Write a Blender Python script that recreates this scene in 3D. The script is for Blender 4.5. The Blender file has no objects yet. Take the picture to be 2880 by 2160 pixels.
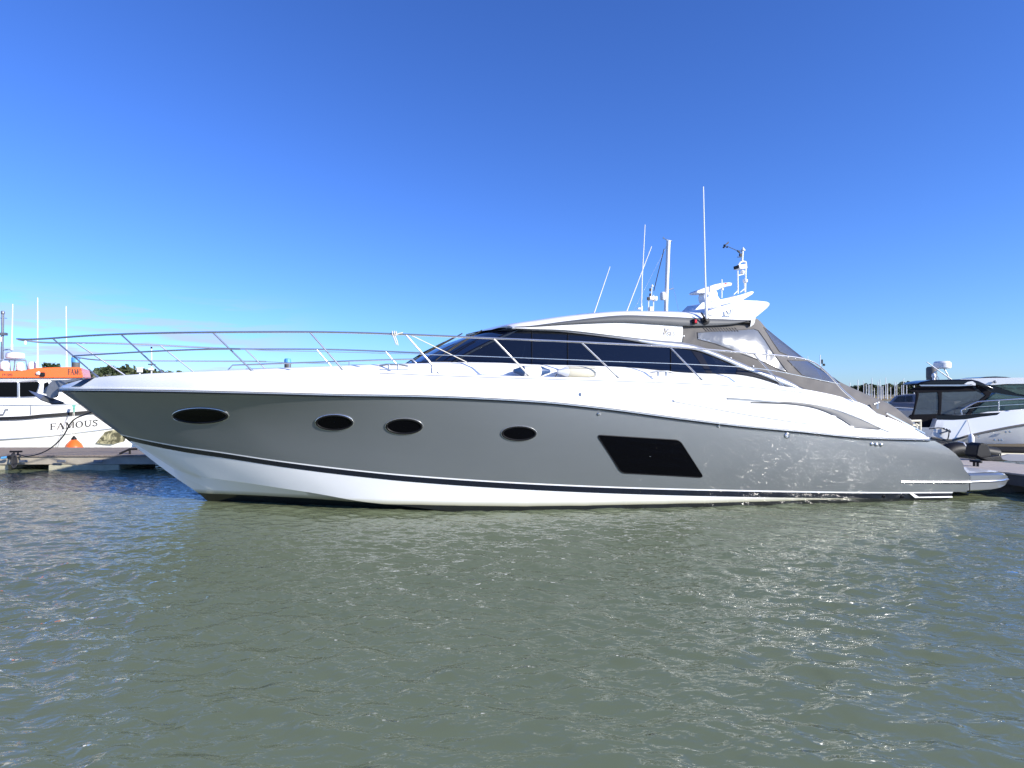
import bpy, bmesh, math, random
import numpy as np
from mathutils import Vector
from mathutils.bvhtree import BVHTree

SC = bpy.context.scene
COL = SC.collection
random.seed(7)
RNG = np.random.default_rng(5)

# ------------------------------------------------------------------ camera, sky, sun, exposure
# World frame: X runs along the yacht from its stem (0) aft, Y away from the quay the photographer stands on,
# Z up from the water.
F, PX, YH = 1711.0, 1193.0, 1109.0           # focal length, principal column and horizon row of the photograph (px)
PSI = math.radians(8.47)
D0, X0, H = 11.74, -7.02, 2.12
SN, CS = math.sin(PSI), math.cos(PSI)
CAM = Vector((-(D0 * SN + X0 * CS), -(D0 * CS - X0 * SN), H))
RIGHT, FWD = Vector((CS, -SN, 0)), Vector((SN, CS, 0))

cd = bpy.data.cameras.new('camera')
cd.sensor_width = 36.0
cd.lens = F / 2880 * 36
cd.shift_x = (1440 - PX) / 2880
cd.shift_y = (YH - 1080) / 2880
cd.clip_start, cd.clip_end = 0.1, 4000
cam = bpy.data.objects.new('camera', cd)
cam.location = CAM
cam.rotation_euler = (math.pi / 2, 0, -PSI)
COL.objects.link(cam)
SC.camera = cam

SUN_AZ, SUN_EL = math.radians(46), math.radians(22)     # azimuth measured from -Y towards +X
sundir = Vector((math.sin(SUN_AZ) * math.cos(SUN_EL), -math.cos(SUN_AZ) * math.cos(SUN_EL), math.sin(SUN_EL)))
sl = bpy.data.lights.new('sun', 'SUN')
sl.energy = 5.0
sl.angle = math.radians(0.53)
sl.color = (1.0, 0.95, 0.87)
sun = bpy.data.objects.new('sun', sl)
sun.rotation_euler = sundir.to_track_quat('Z', 'Y').to_euler()
COL.objects.link(sun)

world = bpy.data.worlds.new('World')
SC.world = world
world.use_nodes = True
nt = world.node_tree
for n in list(nt.nodes):
    nt.nodes.remove(n)


def N(tree, kind, **kw):
    n = tree.nodes.new(kind)
    for k, v in kw.items():
        if hasattr(n, k):
            setattr(n, k, v)
        else:
            n.inputs[k].default_value = v
    return n


sky = N(nt, 'ShaderNodeTexSky', sky_type='NISHITA', sun_disc=False)
sky.sun_elevation = SUN_EL
sky.sun_rotation = math.pi - SUN_AZ
sky.altitude = 0
sky.air_density, sky.dust_density, sky.ozone_density = 1.0, 0.12, 3.2
out = N(nt, 'ShaderNodeOutputWorld')
bg = N(nt, 'ShaderNodeBackground')
SKY_STRENGTH = 0.097
bg.inputs['Strength'].default_value = SKY_STRENGTH
# thin lilac cloud bank low in the sky towards the bow
geo = N(nt, 'ShaderNodeTexCoord')
sep = N(nt, 'ShaderNodeSeparateXYZ')
nt.links.new(geo.outputs['Generated'], sep.inputs[0])
mp = N(nt, 'ShaderNodeMapping')
mp.inputs['Scale'].default_value = (3.0, 3.0, 26.0)
nt.links.new(geo.outputs['Generated'], mp.inputs[0])
cn = N(nt, 'ShaderNodeTexNoise', Scale=1.6, Detail=5.0, Roughness=0.55)
nt.links.new(mp.outputs[0], cn.inputs['Vector'])
cr = N(nt, 'ShaderNodeMapRange', interpolation_type='SMOOTHSTEP')
for k, v in (('From Min', 0.46), ('From Max', 0.58), ('To Min', 0.0), ('To Max', 1.0)):
    cr.inputs[k].default_value = v
nt.links.new(cn.outputs['Fac'], cr.inputs['Value'])
top = N(nt, 'ShaderNodeMapRange', interpolation_type='SMOOTHSTEP')
for k, v in (('From Min', 0.06), ('From Max', 0.17), ('To Min', 1.0), ('To Max', 0.0)):
    top.inputs[k].default_value = v
nt.links.new(sep.outputs['Z'], top.inputs['Value'])
side = N(nt, 'ShaderNodeMapRange', interpolation_type='SMOOTHSTEP')
for k, v in (('From Min', 0.02), ('From Max', -0.22), ('To Min', 0.0), ('To Max', 1.0)):
    side.inputs[k].default_value = v
nt.links.new(sep.outputs['X'], side.inputs['Value'])
m1 = N(nt, 'ShaderNodeMath', operation='MULTIPLY')
m2 = N(nt, 'ShaderNodeMath', operation='MULTIPLY')
m3 = N(nt, 'ShaderNodeMath', operation='MULTIPLY')
nt.links.new(cr.outputs[0], m1.inputs[0]); nt.links.new(top.outputs[0], m1.inputs[1])
nt.links.new(m1.outputs[0], m2.inputs[0]); nt.links.new(side.outputs[0], m2.inputs[1])
nt.links.new(m2.outputs[0], m3.inputs[0]); m3.inputs[1].default_value = 0.8
tint = N(nt, 'ShaderNodeMix', data_type='RGBA', blend_type='MULTIPLY')
tint.inputs[0].default_value = 1.0
tint.inputs[7].default_value = (0.56, 0.80, 1.36, 1)
nt.links.new(sky.outputs[0], tint.inputs[6])
mixc = N(nt, 'ShaderNodeMix', data_type='RGBA')
mixc.inputs[7].default_value = (4.4, 4.6, 7.2, 1)
nt.links.new(m3.outputs[0], mixc.inputs[0])
gam = N(nt, 'ShaderNodeGamma')
gam.inputs['Gamma'].default_value = 1.10
nt.links.new(tint.outputs[2], gam.inputs[0])
nt.links.new(gam.outputs[0], mixc.inputs[6])
nt.links.new(mixc.outputs[2], bg.inputs[0])
nt.links.new(bg.outputs[0], out.inputs[0])

SC.view_settings.view_transform = 'Standard'
SC.view_settings.look = 'None'
SC.view_settings.exposure = 0.55
SC.view_settings.gamma = 1.0
SC.render.engine = 'CYCLES'
SC.cycles.max_bounces = 8
SC.cycles.glossy_bounces = 5
SC.cycles.transparent_max_bounces = 12
SC.cycles.sample_clamp_indirect = 30
SC.cycles.use_denoising = True


# ------------------------------------------------------------------ survey helpers
def P(u, v, w):
    """Point of the photograph (px) lying w metres to port of the yacht's centre line -> (s, w, z)."""
    a = (u - PX) / F
    s = (a * (D0 - w * CS) - X0 - w * SN) / (CS - a * SN)
    d = D0 + s * SN - w * CS
    return s, w, H - (v - YH) / F * d


def PW(u, v, w):
    s, w, z = P(u, v, w)
    return Vector((s, -w, z))


def G(u, v, d):
    """Point of the photograph at depth d metres from the photographer."""
    p = CAM + RIGHT * ((u - PX) / F * d) + FWD * d
    return Vector((p.x, p.y, H - (v - YH) / F * d))


def ray(u, v):
    return (RIGHT * ((u - PX) / F) + FWD - Vector((0, 0, (v - YH) / F))).normalized()


class Frame:
    """Vertical plane facing the photographer at column u, depth d: carries boats moored at an angle to the quay."""
    def __init__(self, u, d, turn=1.0):
        self.p = G(u, YH, d)
        a = math.atan2((u - PX), F) * turn
        self.n = FWD * math.cos(a) + RIGHT * math.sin(a)
        self.d = d

    def at(self, u, v, d):
        r = ray(u, v)
        t = (self.p + self.n * (d - self.d) - CAM).dot(self.n) / r.dot(self.n)
        return CAM + r * t


def proj(p):
    q = p - CAM
    d = q.dot(FWD)
    return PX + F * q.dot(RIGHT) / d, YH - F * q.z / d


def on(u, v, wf, s=8.0):
    for _ in range(60):
        s = 0.5 * s + 0.5 * P(u, v, wf(s))[0]
    return P(u, v, wf(s))


def pch(pts):
    xs = np.array([p[0] for p in pts], float)
    ys = np.array([p[1] for p in pts], float)
    h = np.diff(xs); dl = np.diff(ys) / h
    m = np.zeros(len(xs))
    m[0], m[-1] = dl[0], dl[-1]
    for i in range(1, len(xs) - 1):
        if dl[i - 1] * dl[i] > 0:
            w1, w2 = 2 * h[i] + h[i - 1], h[i] + 2 * h[i - 1]
            m[i] = (w1 + w2) / (w1 / dl[i - 1] + w2 / dl[i])

    def f(x):
        x = min(max(x, xs[0]), xs[-1])
        i = min(max(int(np.searchsorted(xs, x)) - 1, 0), len(h) - 1)
        t = (x - xs[i]) / h[i]
        return float(ys[i] * (1 + 2 * t) * (1 - t) ** 2 + m[i] * h[i] * t * (1 - t) ** 2
                     + ys[i + 1] * t * t * (3 - 2 * t) + m[i + 1] * h[i] * t * t * (t - 1))
    return f


def spline(pts, n):
    """Smooth curve through points, n samples evenly spaced along it."""
    p = [Vector(q) for q in pts]
    if len(p) < 3:
        return [p[0].lerp(p[-1], i / (n - 1)) for i in range(n)]
    ext = [p[0] * 2 - p[1]] + p + [p[-1] * 2 - p[-2]]
    fine = []
    for i in range(len(p) - 1):
        a, b, c, d = ext[i:i + 4]
        for k in range(24):
            t = k / 24
            fine.append(0.5 * (2 * b + (c - a) * t + (2 * a - 5 * b + 4 * c - d) * t * t + (3 * b - a - 3 * c + d) * t ** 3))
    fine.append(p[-1])
    cum = [0.0]
    for a, b in zip(fine, fine[1:]):
        cum.append(cum[-1] + (b - a).length)
    res, j = [], 0
    for i in range(n):
        tgt = cum[-1] * i / (n - 1)
        while j < len(cum) - 2 and cum[j + 1] < tgt:
            j += 1
        seg = cum[j + 1] - cum[j]
        res.append(fine[j].lerp(fine[j + 1], (tgt - cum[j]) / seg if seg > 1e-9 else 0))
    return res


# ------------------------------------------------------------------ materials
def mat(name, col, rough=0.5, metal=0.0, var=0.0, scale=3.0, bump=0.0, bscale=40.0, coat=0.0, spec=0.5, stretch=(1, 1, 1), alpha=1.0, detail=5.0):
    m = bpy.data.materials.new(name)
    m.use_nodes = True
    t = m.node_tree
    b = t.nodes['Principled BSDF']
    b.inputs['Base Color'].default_value = (*col, 1)
    b.inputs['Roughness'].default_value = rough
    b.inputs['Metallic'].default_value = metal
    b.inputs['Coat Weight'].default_value = coat
    b.inputs['Coat Roughness'].default_value = 0.04
    b.inputs['Specular IOR Level'].default_value = spec
    b.inputs['Alpha'].default_value = alpha
    tc = N(t, 'ShaderNodeTexCoord')
    mpn = N(t, 'ShaderNodeMapping')
    mpn.inputs['Scale'].default_value = stretch
    t.links.new(tc.outputs['Object'], mpn.inputs[0])
    if var > 0:
        no = N(t, 'ShaderNodeTexNoise', Scale=scale, Detail=detail, Roughness=0.6)
        t.links.new(mpn.outputs[0], no.inputs['Vector'])
        mx = N(t, 'ShaderNodeMix', data_type='RGBA')
        mx.inputs[6].default_value = (*[c * (1 - var) for c in col], 1)
        mx.inputs[7].default_value = (*[min(1, c * (1 + var)) for c in col], 1)
        t.links.new(no.outputs['Fac'], mx.inputs[0])
        t.links.new(mx.outputs[2], b.inputs['Base Color'])
    if bump > 0:
        nb = N(t, 'ShaderNodeTexNoise', Scale=bscale, Detail=3.0)
        t.links.new(mpn.outputs[0], nb.inputs['Vector'])
        bp = N(t, 'ShaderNodeBump', Strength=bump, Distance=0.02)
        t.links.new(nb.outputs['Fac'], bp.inputs['Height'])
        t.links.new(bp.outputs[0], b.inputs['Normal'])
    return m


def glassy(name, tint_col, opacity, rough=0.02, bump=0.0, bscale=8.0, diffuse=(0.02, 0.025, 0.035), ior=1.45):
    """Thin tinted pane: part clear, part tinted, with a mirror-like surface."""
    m = bpy.data.materials.new(name)
    m.use_nodes = True
    t = m.node_tree
    t.nodes.clear()
    o = N(t, 'ShaderNodeOutputMaterial')
    tr = N(t, 'ShaderNodeBsdfTransparent')
    tr.inputs[0].default_value = (*tint_col, 1)
    pb = N(t, 'ShaderNodeBsdfPrincipled')
    pb.inputs['Base Color'].default_value = (*diffuse, 1)
    pb.inputs['Roughness'].default_value = rough
    mx = N(t, 'ShaderNodeMixShader')
    mx.inputs[0].default_value = opacity
    t.links.new(tr.outputs[0], mx.inputs[1]); t.links.new(pb.outputs[0], mx.inputs[2])
    gl = N(t, 'ShaderNodeBsdfGlossy')
    gl.inputs['Roughness'].default_value = rough
    fr = N(t, 'ShaderNodeFresnel', IOR=ior)
    m2_ = N(t, 'ShaderNodeMixShader')
    t.links.new(fr.outputs[0], m2_.inputs[0])
    t.links.new(mx.outputs[0], m2_.inputs[1]); t.links.new(gl.outputs[0], m2_.inputs[2])
    if bump > 0:
        tc = N(t, 'ShaderNodeTexCoord')
        nb = N(t, 'ShaderNodeTexNoise', Scale=bscale, Detail=4.0, Distortion=1.2)
        t.links.new(tc.outputs['Object'], nb.inputs['Vector'])
        bp = N(t, 'ShaderNodeBump', Strength=bump, Distance=0.05)
        t.links.new(nb.outputs['Fac'], bp.inputs['Height'])
        for s in (pb, gl, fr):
            t.links.new(bp.outputs[0], s.inputs['Normal'])
    t.links.new(m2_.outputs[0], o.inputs[0])
    return m


M = {}
M['grey'] = mat('grey_gelcoat', (0.188, 0.203, 0.210), 0.42, 0.38, 0.07, 1.1, coat=1.0, spec=0.5, stretch=(0.5, 1, 1.6), detail=8.0)
M['white'] = mat('white_gelcoat', (0.82, 0.82, 0.80), 0.25, 0.0, 0.03, 1.2, coat=0.6)
M['fin'] = mat('grey_strake_paint', (0.085, 0.09, 0.095), 0.5, 0.0, 0.06, 2.0, spec=0.3)
M['silver'] = mat('silver_paint', (0.33, 0.34, 0.35), 0.3, 0.55, 0.06, 2.0, coat=0.6)
M['navy'] = mat('navy_stripe', (0.007, 0.009, 0.018), 0.2, 0.0, 0.1, 3, coat=0.3)
M['black'] = mat('black_rubber', (0.008, 0.008, 0.009), 0.5, 0.0, 0.2, 6, 0.1, spec=0.25)
M['steel'] = mat('stainless_steel', (0.62, 0.61, 0.60), 0.22, 0.85, 0.05, 8)
M['alu'] = mat('grey_aluminium', (0.42, 0.44, 0.46), 0.35, 0.8, 0.1, 10)
M['galv'] = mat('galvanised_steel', (0.22, 0.23, 0.245), 0.42, 0.6, 0.3, 14, 0.15, 60)
M['canvas'] = mat('taupe_canvas', (0.130, 0.122, 0.112), 0.85, 0.0, 0.08, 5, 0.30, 5, stretch=(1, 1, 0.35))
M['tank'] = mat('white_plastic', (0.78, 0.78, 0.76), 0.4, 0.0, 0.05, 5)
M['cream'] = mat('cream_vinyl', (0.60, 0.56, 0.43), 0.4, 0.0, 0.08, 6)
M['bluecap'] = mat('blue_vinyl', (0.02, 0.06, 0.15), 0.4)
M['rope_white'] = mat('white_rope', (0.66, 0.62, 0.52), 0.9, 0, 0.15, 30)
M['rope_dark'] = mat('dark_rope', (0.03, 0.03, 0.034), 0.9, 0, 0.2, 30)
M['green_rope'] = mat('green_rope', (0.15, 0.42, 0.32), 0.9, 0, 0.2, 30)
M['red'] = mat('red_lens', (0.55, 0.02, 0.02), 0.15)
M['badge'] = mat('badge_grey', (0.035, 0.035, 0.04), 0.4)
M['orange'] = mat('orange_paint', (0.85, 0.145, 0.022), 0.35, 0, 0.06, 3, coat=0.3)
M['letter'] = mat('black_lettering', (0.03, 0.03, 0.035), 0.5)
M['dark_glass'] = glassy('tinted_window', (0.34, 0.35, 0.38), 0.93, 0.01, diffuse=(0.004, 0.005, 0.008), ior=1.28)
M['port_glass'] = mat('porthole_glass', (0.002, 0.002, 0.003), 0.04, 0, spec=0.10)
M['screen_glass'] = glassy('windscreen', (0.25, 0.29, 0.36), 0.88, 0.015, diffuse=(0.008, 0.013, 0.03))
M['vinyl_side'] = glassy('clear_vinyl_milky', (0.75, 0.80, 0.86), 0.52, 0.30, 0.10, 5.0, diffuse=(0.23, 0.26, 0.31))
M['vinyl_back'] = glassy('clear_vinyl_blue', (0.66, 0.71, 0.80), 0.42, 0.06, 0.10, 2.0, diffuse=(0.25, 0.275, 0.32))
M['vinyl_dark'] = glassy('smoked_vinyl', (0.34, 0.38, 0.44), 0.66, 0.08, 0.10, 1.6, diffuse=(0.075, 0.09, 0.105))
M['green_glass'] = glassy('green_tinted_glass', (0.5, 0.65, 0.6), 0.6, 0.02, diffuse=(0.06, 0.10, 0.09))
M['black_gloss'] = mat('black_gelcoat', (0.006, 0.006, 0.009), 0.15, 0, 0.1, 2, spec=0.35)
M['black_canvas'] = mat('black_canvas', (0.006, 0.006, 0.009), 0.8, 0, 0.2, 6, 0.3, 12, spec=0.15)
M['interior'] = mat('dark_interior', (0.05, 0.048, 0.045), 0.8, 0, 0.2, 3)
M['leather'] = mat('pale_upholstery', (0.5, 0.47, 0.42), 0.7, 0, 0.1, 4)
M['wood'] = mat('weathered_planks', (0.25, 0.205, 0.165), 0.85, 0, 0.35, 2.0, 0.2, 30, stretch=(1, 12, 1))
M['wood_pale'] = mat('pale_planks', (0.43, 0.38, 0.33), 0.85, 0, 0.25, 2.0, 0.2, 30, stretch=(1, 12, 1))
M['fascia'] = mat('pontoon_fascia', (0.38, 0.335, 0.26), 0.8, 0, 0.35, 3, 0.15, 20)
M['float'] = mat('concrete_float', (0.42, 0.39, 0.27), 0.9, 0, 0.5, 4, 0.3, 20)
M['pile'] = mat('steel_pile', (0.10, 0.095, 0.09), 0.7, 0, 0.4, 5, 0.2, 20)
M['pile_cap'] = mat('blue_pile_cap', (0.10, 0.33, 0.62), 0.5, 0, 0.1, 5)
M['grey_blue'] = mat('grey_blue_canvas', (0.20, 0.205, 0.24), 0.8, 0, 0.1, 3, 0.2, 10)
M['bark'] = mat('bark', (0.09, 0.07, 0.05), 0.9, 0, 0.3, 6)
M['leaf_a'] = mat('leaf_dark', (0.035, 0.055, 0.018), 0.7, 0, 0.6, 0.6)
M['leaf_b'] = mat('leaf_mid', (0.07, 0.085, 0.03), 0.7, 0, 0.6, 0.6)
M['leaf_c'] = mat('leaf_pale', (0.16, 0.16, 0.10), 0.7, 0, 0.5, 0.6)
M['mud'] = mat('mud_bank', (0.16, 0.13, 0.085), 0.95, 0, 0.4, 0.15, 0.3, 2)
M['reed'] = mat('dry_reeds', (0.20, 0.16, 0.08), 0.9, 0, 0.4, 0.8)
M['mast_white'] = mat('white_mast', (0.75, 0.74, 0.72), 0.45, 0, 0.1, 2)
M['steel_plate'] = mat('painted_reflection_plate', (0.3, 0.28, 0.19), 0.35, 0.4, 0.3, 6, 0.6, 6)  # dark and pale mottle painted in for reflections in the polished steel
_t = M['steel_plate'].node_tree
_n = N(_t, 'ShaderNodeTexNoise', Scale=3.6, Detail=6.0, Roughness=0.65, Distortion=0.8)
_c = N(_t, 'ShaderNodeTexCoord')
_r = N(_t, 'ShaderNodeValToRGB')
_t.links.new(_c.outputs['Object'], _n.inputs['Vector'])
_t.links.new(_n.outputs['Fac'], _r.inputs[0])
_r.color_ramp.elements[0].position, _r.color_ramp.elements[0].color = 0.44, (0.10, 0.095, 0.06, 1)
_r.color_ramp.elements[1].position, _r.color_ramp.elements[1].color = 0.60, (0.58, 0.53, 0.33, 1)
_t.links.new(_r.outputs[0], _t.nodes['Principled BSDF'].inputs['Base Color'])


def bottom_material():
    """White lower hull; antifouling below the water-line mark, grime just above it."""
    m = bpy.data.materials.new('lower_hull')
    m.use_nodes = True
    t = m.node_tree
    b = t.nodes['Principled BSDF']
    b.inputs['Roughness'].default_value = 0.25
    b.inputs['Coat Weight'].default_value = 0.5
    tc = N(t, 'ShaderNodeTexCoord')
    sp = N(t, 'ShaderNodeSeparateXYZ')
    t.links.new(tc.outputs['Object'], sp.inputs[0])
    no = N(t, 'ShaderNodeTexNoise', Scale=1.3, Detail=4.0)
    t.links.new(tc.outputs['Object'], no.inputs['Vector'])
    ad = N(t, 'ShaderNodeMath', operation='MULTIPLY_ADD')
    ad.inputs[1].default_value = 0.02
    lift = N(t, 'ShaderNodeMapRange', interpolation_type='SMOOTHSTEP')
    for k, v in (('From Min', 3.5), ('From Max', 9.5), ('To Min', 0.09), ('To Max', 0.0)):
        lift.inputs[k].default_value = v
    t.links.new(sp.outputs['X'], lift.inputs['Value'])
    sb_ = N(t, 'ShaderNodeMath', operation='SUBTRACT')
    t.links.new(sp.outputs['Z'], sb_.inputs[0]); t.links.new(lift.outputs[0], sb_.inputs[1])
    t.links.new(no.outputs['Fac'], ad.inputs[0]); t.links.new(sb_.outputs[0], ad.inputs[2])
    rp = N(t, 'ShaderNodeValToRGB')
    e = rp.color_ramp.elements
    rp.color_ramp.interpolation = 'LINEAR'
    e[0].position = 0.0; e[0].color = (0.010, 0.011, 0.012, 1)
    e[1].position = 1.0; e[1].color = (0.80, 0.80, 0.78, 1)
    for pos, c in ((0.295, (0.010, 0.011, 0.012)), (0.31, (0.33, 0.32, 0.22)), (0.40, (0.60, 0.59, 0.50)), (0.46, (0.80, 0.80, 0.78))):
        q = e.new(pos); q.color = (*c, 1)
    mr = N(t, 'ShaderNodeMapRange')
    for k, v in (('From Min', -0.1), ('From Max', 0.5), ('To Min', 0.0), ('To Max', 1.0)):
        mr.inputs[k].default_value = v
    t.links.new(ad.outputs[0], mr.inputs[0])
    t.links.new(mr.outputs[0], rp.inputs[0])
    t.links.new(rp.outputs[0], b.inputs['Base Color'])
    return m


M['bottom'] = bottom_material()


# ------------------------------------------------------------------ mesh helpers
ORIGIN = {}


class MB:
    def __init__(self):
        self.v, self.f = [], []

    def add(self, verts, faces):
        o = len(self.v)
        self.v += [Vector(p) for p in verts]
        self.f += [tuple(i + o for i in q) for q in faces]
        return self

    def grid(self, rows, close=False):
        n, m = len(rows), len(rows[0])
        fs = []
        for i in range(n - 1):
            for j in range(m - 1 + (1 if close else 0)):
                k = (j + 1) % m
                fs.append((i * m + j, i * m + k, (i + 1) * m + k, (i + 1) * m + j))
        return self.add([p for r in rows for p in r], fs)

    def tube(self, pts, r, n=8, r2=None):
        pts = [Vector(p) for p in pts]
        rings = []
        prev = None
        for i, p in enumerate(pts):
            d = (pts[min(i + 1, len(pts) - 1)] - pts[max(i - 1, 0)]).normalized()
            a = prev if prev is not None else (Vector((0, 0, 1)) if abs(d.z) < 0.9 else Vector((1, 0, 0)))
            x = (a - d * a.dot(d)).normalized()
            prev = x
            y = d.cross(x)
            rr = r if r2 is None else r + (r2 - r) * i / max(1, len(pts) - 1)
            rings.append([p + (x * math.cos(2 * math.pi * k / n) + y * math.sin(2 * math.pi * k / n)) * rr for k in range(n)])
        o = len(self.v)
        self.grid(rings, True)
        self.f.append(tuple(o + k for k in range(n))[::-1])
        self.f.append(tuple(o + (len(pts) - 1) * n + k for k in range(n)))
        return self

    def box(self, c, size, rz=0.0, ry=0.0):
        c = Vector(c)
        cz, sz, cy, sy = math.cos(rz), math.sin(rz), math.cos(ry), math.sin(ry)
        vs = []
        for dx in (-.5, .5):
            for dy in (-.5, .5):
                for dz in (-.5, .5):
                    x, y, z = dx * size[0], dy * size[1], dz * size[2]
                    x, z = x * cy + z * sy, -x * sy + z * cy
                    vs.append(c + Vector((x * cz - y * sz, x * sz + y * cz, z)))
        return self.add(vs, [(0, 1, 3, 2), (4, 6, 7, 5), (0, 4, 5, 1), (2, 3, 7, 6), (0, 2, 6, 4), (1, 5, 7, 3)])

    def prism(self, poly, vec):
        n = len(poly)
        vec = Vector(vec)
        a = [Vector(p) for p in poly]
        return self.add(a + [p + vec for p in a], [tuple(range(n))[::-1], tuple(range(n, 2 * n))] + [(i, (i + 1) % n, n + (i + 1) % n, n + i) for i in range(n)])

    def lathe(self, c, prof, n=20, axis=(0, 0, 1)):
        c, ax = Vector(c), Vector(axis).normalized()
        a = Vector((1, 0, 0)) if abs(ax.x) < 0.9 else Vector((0, 0, 1))
        x = (a - ax * a.dot(ax)).normalized(); y = ax.cross(x)
        rows = [[c + ax * z + (x * math.cos(2 * math.pi * k / n) + y * math.sin(2 * math.pi * k / n)) * r for k in range(n)] for r, z in prof]
        o = len(self.v)
        self.grid(rows, True)
        self.f.append(tuple(o + k for k in range(n))[::-1])
        self.f.append(tuple(o + (len(rows) - 1) * n + k for k in range(n)))
        return self

    def mirror(self):
        n = len(self.v)
        self.v += [Vector((p.x, -p.y, p.z)) for p in self.v[:n]]
        self.f += [tuple(i + n for i in q)[::-1] for q in self.f]
        return self

    def build(self, name, m, parent=None, smooth=True, angle=38, bevel=0.0, base=None, weld=True):
        og = Vector((0, 0, 0))
        if parent is not None:
            og = ORIGIN[parent.name]
        elif base is not None:
            og = Vector(base)
        me = bpy.data.meshes.new(name)
        me.from_pydata([p - og for p in self.v], [], self.f)
        bm = bmesh.new(); bm.from_mesh(me)
        if weld:
            bmesh.ops.remove_doubles(bm, verts=bm.verts, dist=1e-5)
        bmesh.ops.recalc_face_normals(bm, faces=bm.faces)
        bm.to_mesh(me); bm.free()
        me.materials.append(m)
        if smooth:
            me.polygons.foreach_set('use_smooth', [True] * len(me.polygons))
            me.set_sharp_from_angle(angle=math.radians(angle))
        o = bpy.data.objects.new(name, me)
        COL.objects.link(o)
        if parent is not None:
            o.parent = parent
        else:
            o.location = og
        ORIGIN[o.name] = og
        if bevel > 0:
            bv = o.modifiers.new('edge', 'BEVEL')
            bv.width, bv.segments, bv.limit_method = bevel, 2, 'ANGLE'
            bv.angle_limit = math.radians(40)
        return o


def pair(mb, *a, **k):
    """Port piece and its starboard twin as two objects."""
    o = mb.build(*a, **k)
    tw = MB()
    tw.v = [Vector((p.x, -p.y, p.z)) for p in mb.v]
    tw.f = [tuple(q)[::-1] for q in mb.f]
    tw.build(*a, **k)
    return o


def tag(o, label, cat, group=None, kind=None):
    o['label'] = label
    o['category'] = cat
    if group:
        o['group'] = group
    if kind:
        o['kind'] = kind
    return o


def thing(name, loc, label, cat, group=None):
    o = bpy.data.objects.new(name, None)
    o.empty_display_size = 0.2
    o.location = Vector(loc)
    COL.objects.link(o)
    ORIGIN[o.name] = Vector(loc)
    return tag(o, label, cat, group)


def copy_tree(o, parent=None):
    c = o.copy()
    COL.objects.link(c)
    c.parent = parent
    for ch in list(o.children):
        copy_tree(ch, c)
    return c


def W(p):
    return Vector((p[0], -p[1], p[2]))


def text_verts(s, size, depth, shear=0.0, bold=0.0):
    cu = bpy.data.curves.new('tmp', 'FONT')
    cu.body, cu.size, cu.extrude, cu.shear, cu.offset = s, size, depth, shear, bold
    ob = bpy.data.objects.new('tmp', cu)
    COL.objects.link(ob)
    dg = bpy.context.evaluated_depsgraph_get()
    me = bpy.data.meshes.new_from_object(ob.evaluated_get(dg))
    vs = [v.co.copy() for v in me.vertices]; fs = [tuple(p.vertices) for p in me.polygons]
    bpy.data.objects.remove(ob); bpy.data.curves.remove(cu); bpy.data.meshes.remove(me)
    return vs, fs


SERIF = {   # strokes as (points, width); unit cap height
    'F': (0.72, [([(.18, 0), (.18, 1)], .15), ([(.1, .97), (.70, .97)], .06), ([(.2, .52), (.55, .52)], .06), ([(.03, .02), (.36, .02)], .05), ([(.68, 1), (.68, .78)], .05), ([(.54, .62), (.54, .42)], .05), ([(.03, .98), (.3, .98)], .05)]),
    'A': (0.92, [([(.10, 0), (.46, 1)], .07), ([(.44, 1), (.80, 0)], .16), ([(.22, .34), (.68, .34)], .06), ([(0, .02), (.24, .02)], .05), ([(.62, .02), (.94, .02)], .05)]),
    'M': (1.10, [([(.16, 0), (.16, 1)], .07), ([(.18, 1), (.54, .05)], .16), ([(.54, .05), (.90, 1)], .07), ([(.93, 0), (.93, 1)], .15), ([(.02, .02), (.32, .02)], .05), ([(.78, .02), (1.08, .02)], .05), ([(.02, .98), (.2, .98)], .05), ([(.9, .98), (1.08, .98)], .05)]),
    'U': (0.92, [([(.20, 1), (.20, .35), (.27, .13), (.46, .02), (.66, .12), (.74, .34)], .13), ([(.76, .3), (.76, 1)], .06), ([(.04, .98), (.38, .98)], .05), ([(.62, .98), (.92, .98)], .05)]),
    'S': (0.66, [([(.56, .80), (.46, .94), (.30, .98), (.14, .88), (.14, .70), (.32, .55), (.50, .42), (.54, .24), (.42, .06), (.24, .02), (.08, .16)], .12), ([(.57, 1), (.57, .76)], .05), ([(.06, .24), (.06, 0)], .05)]),
}


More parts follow.
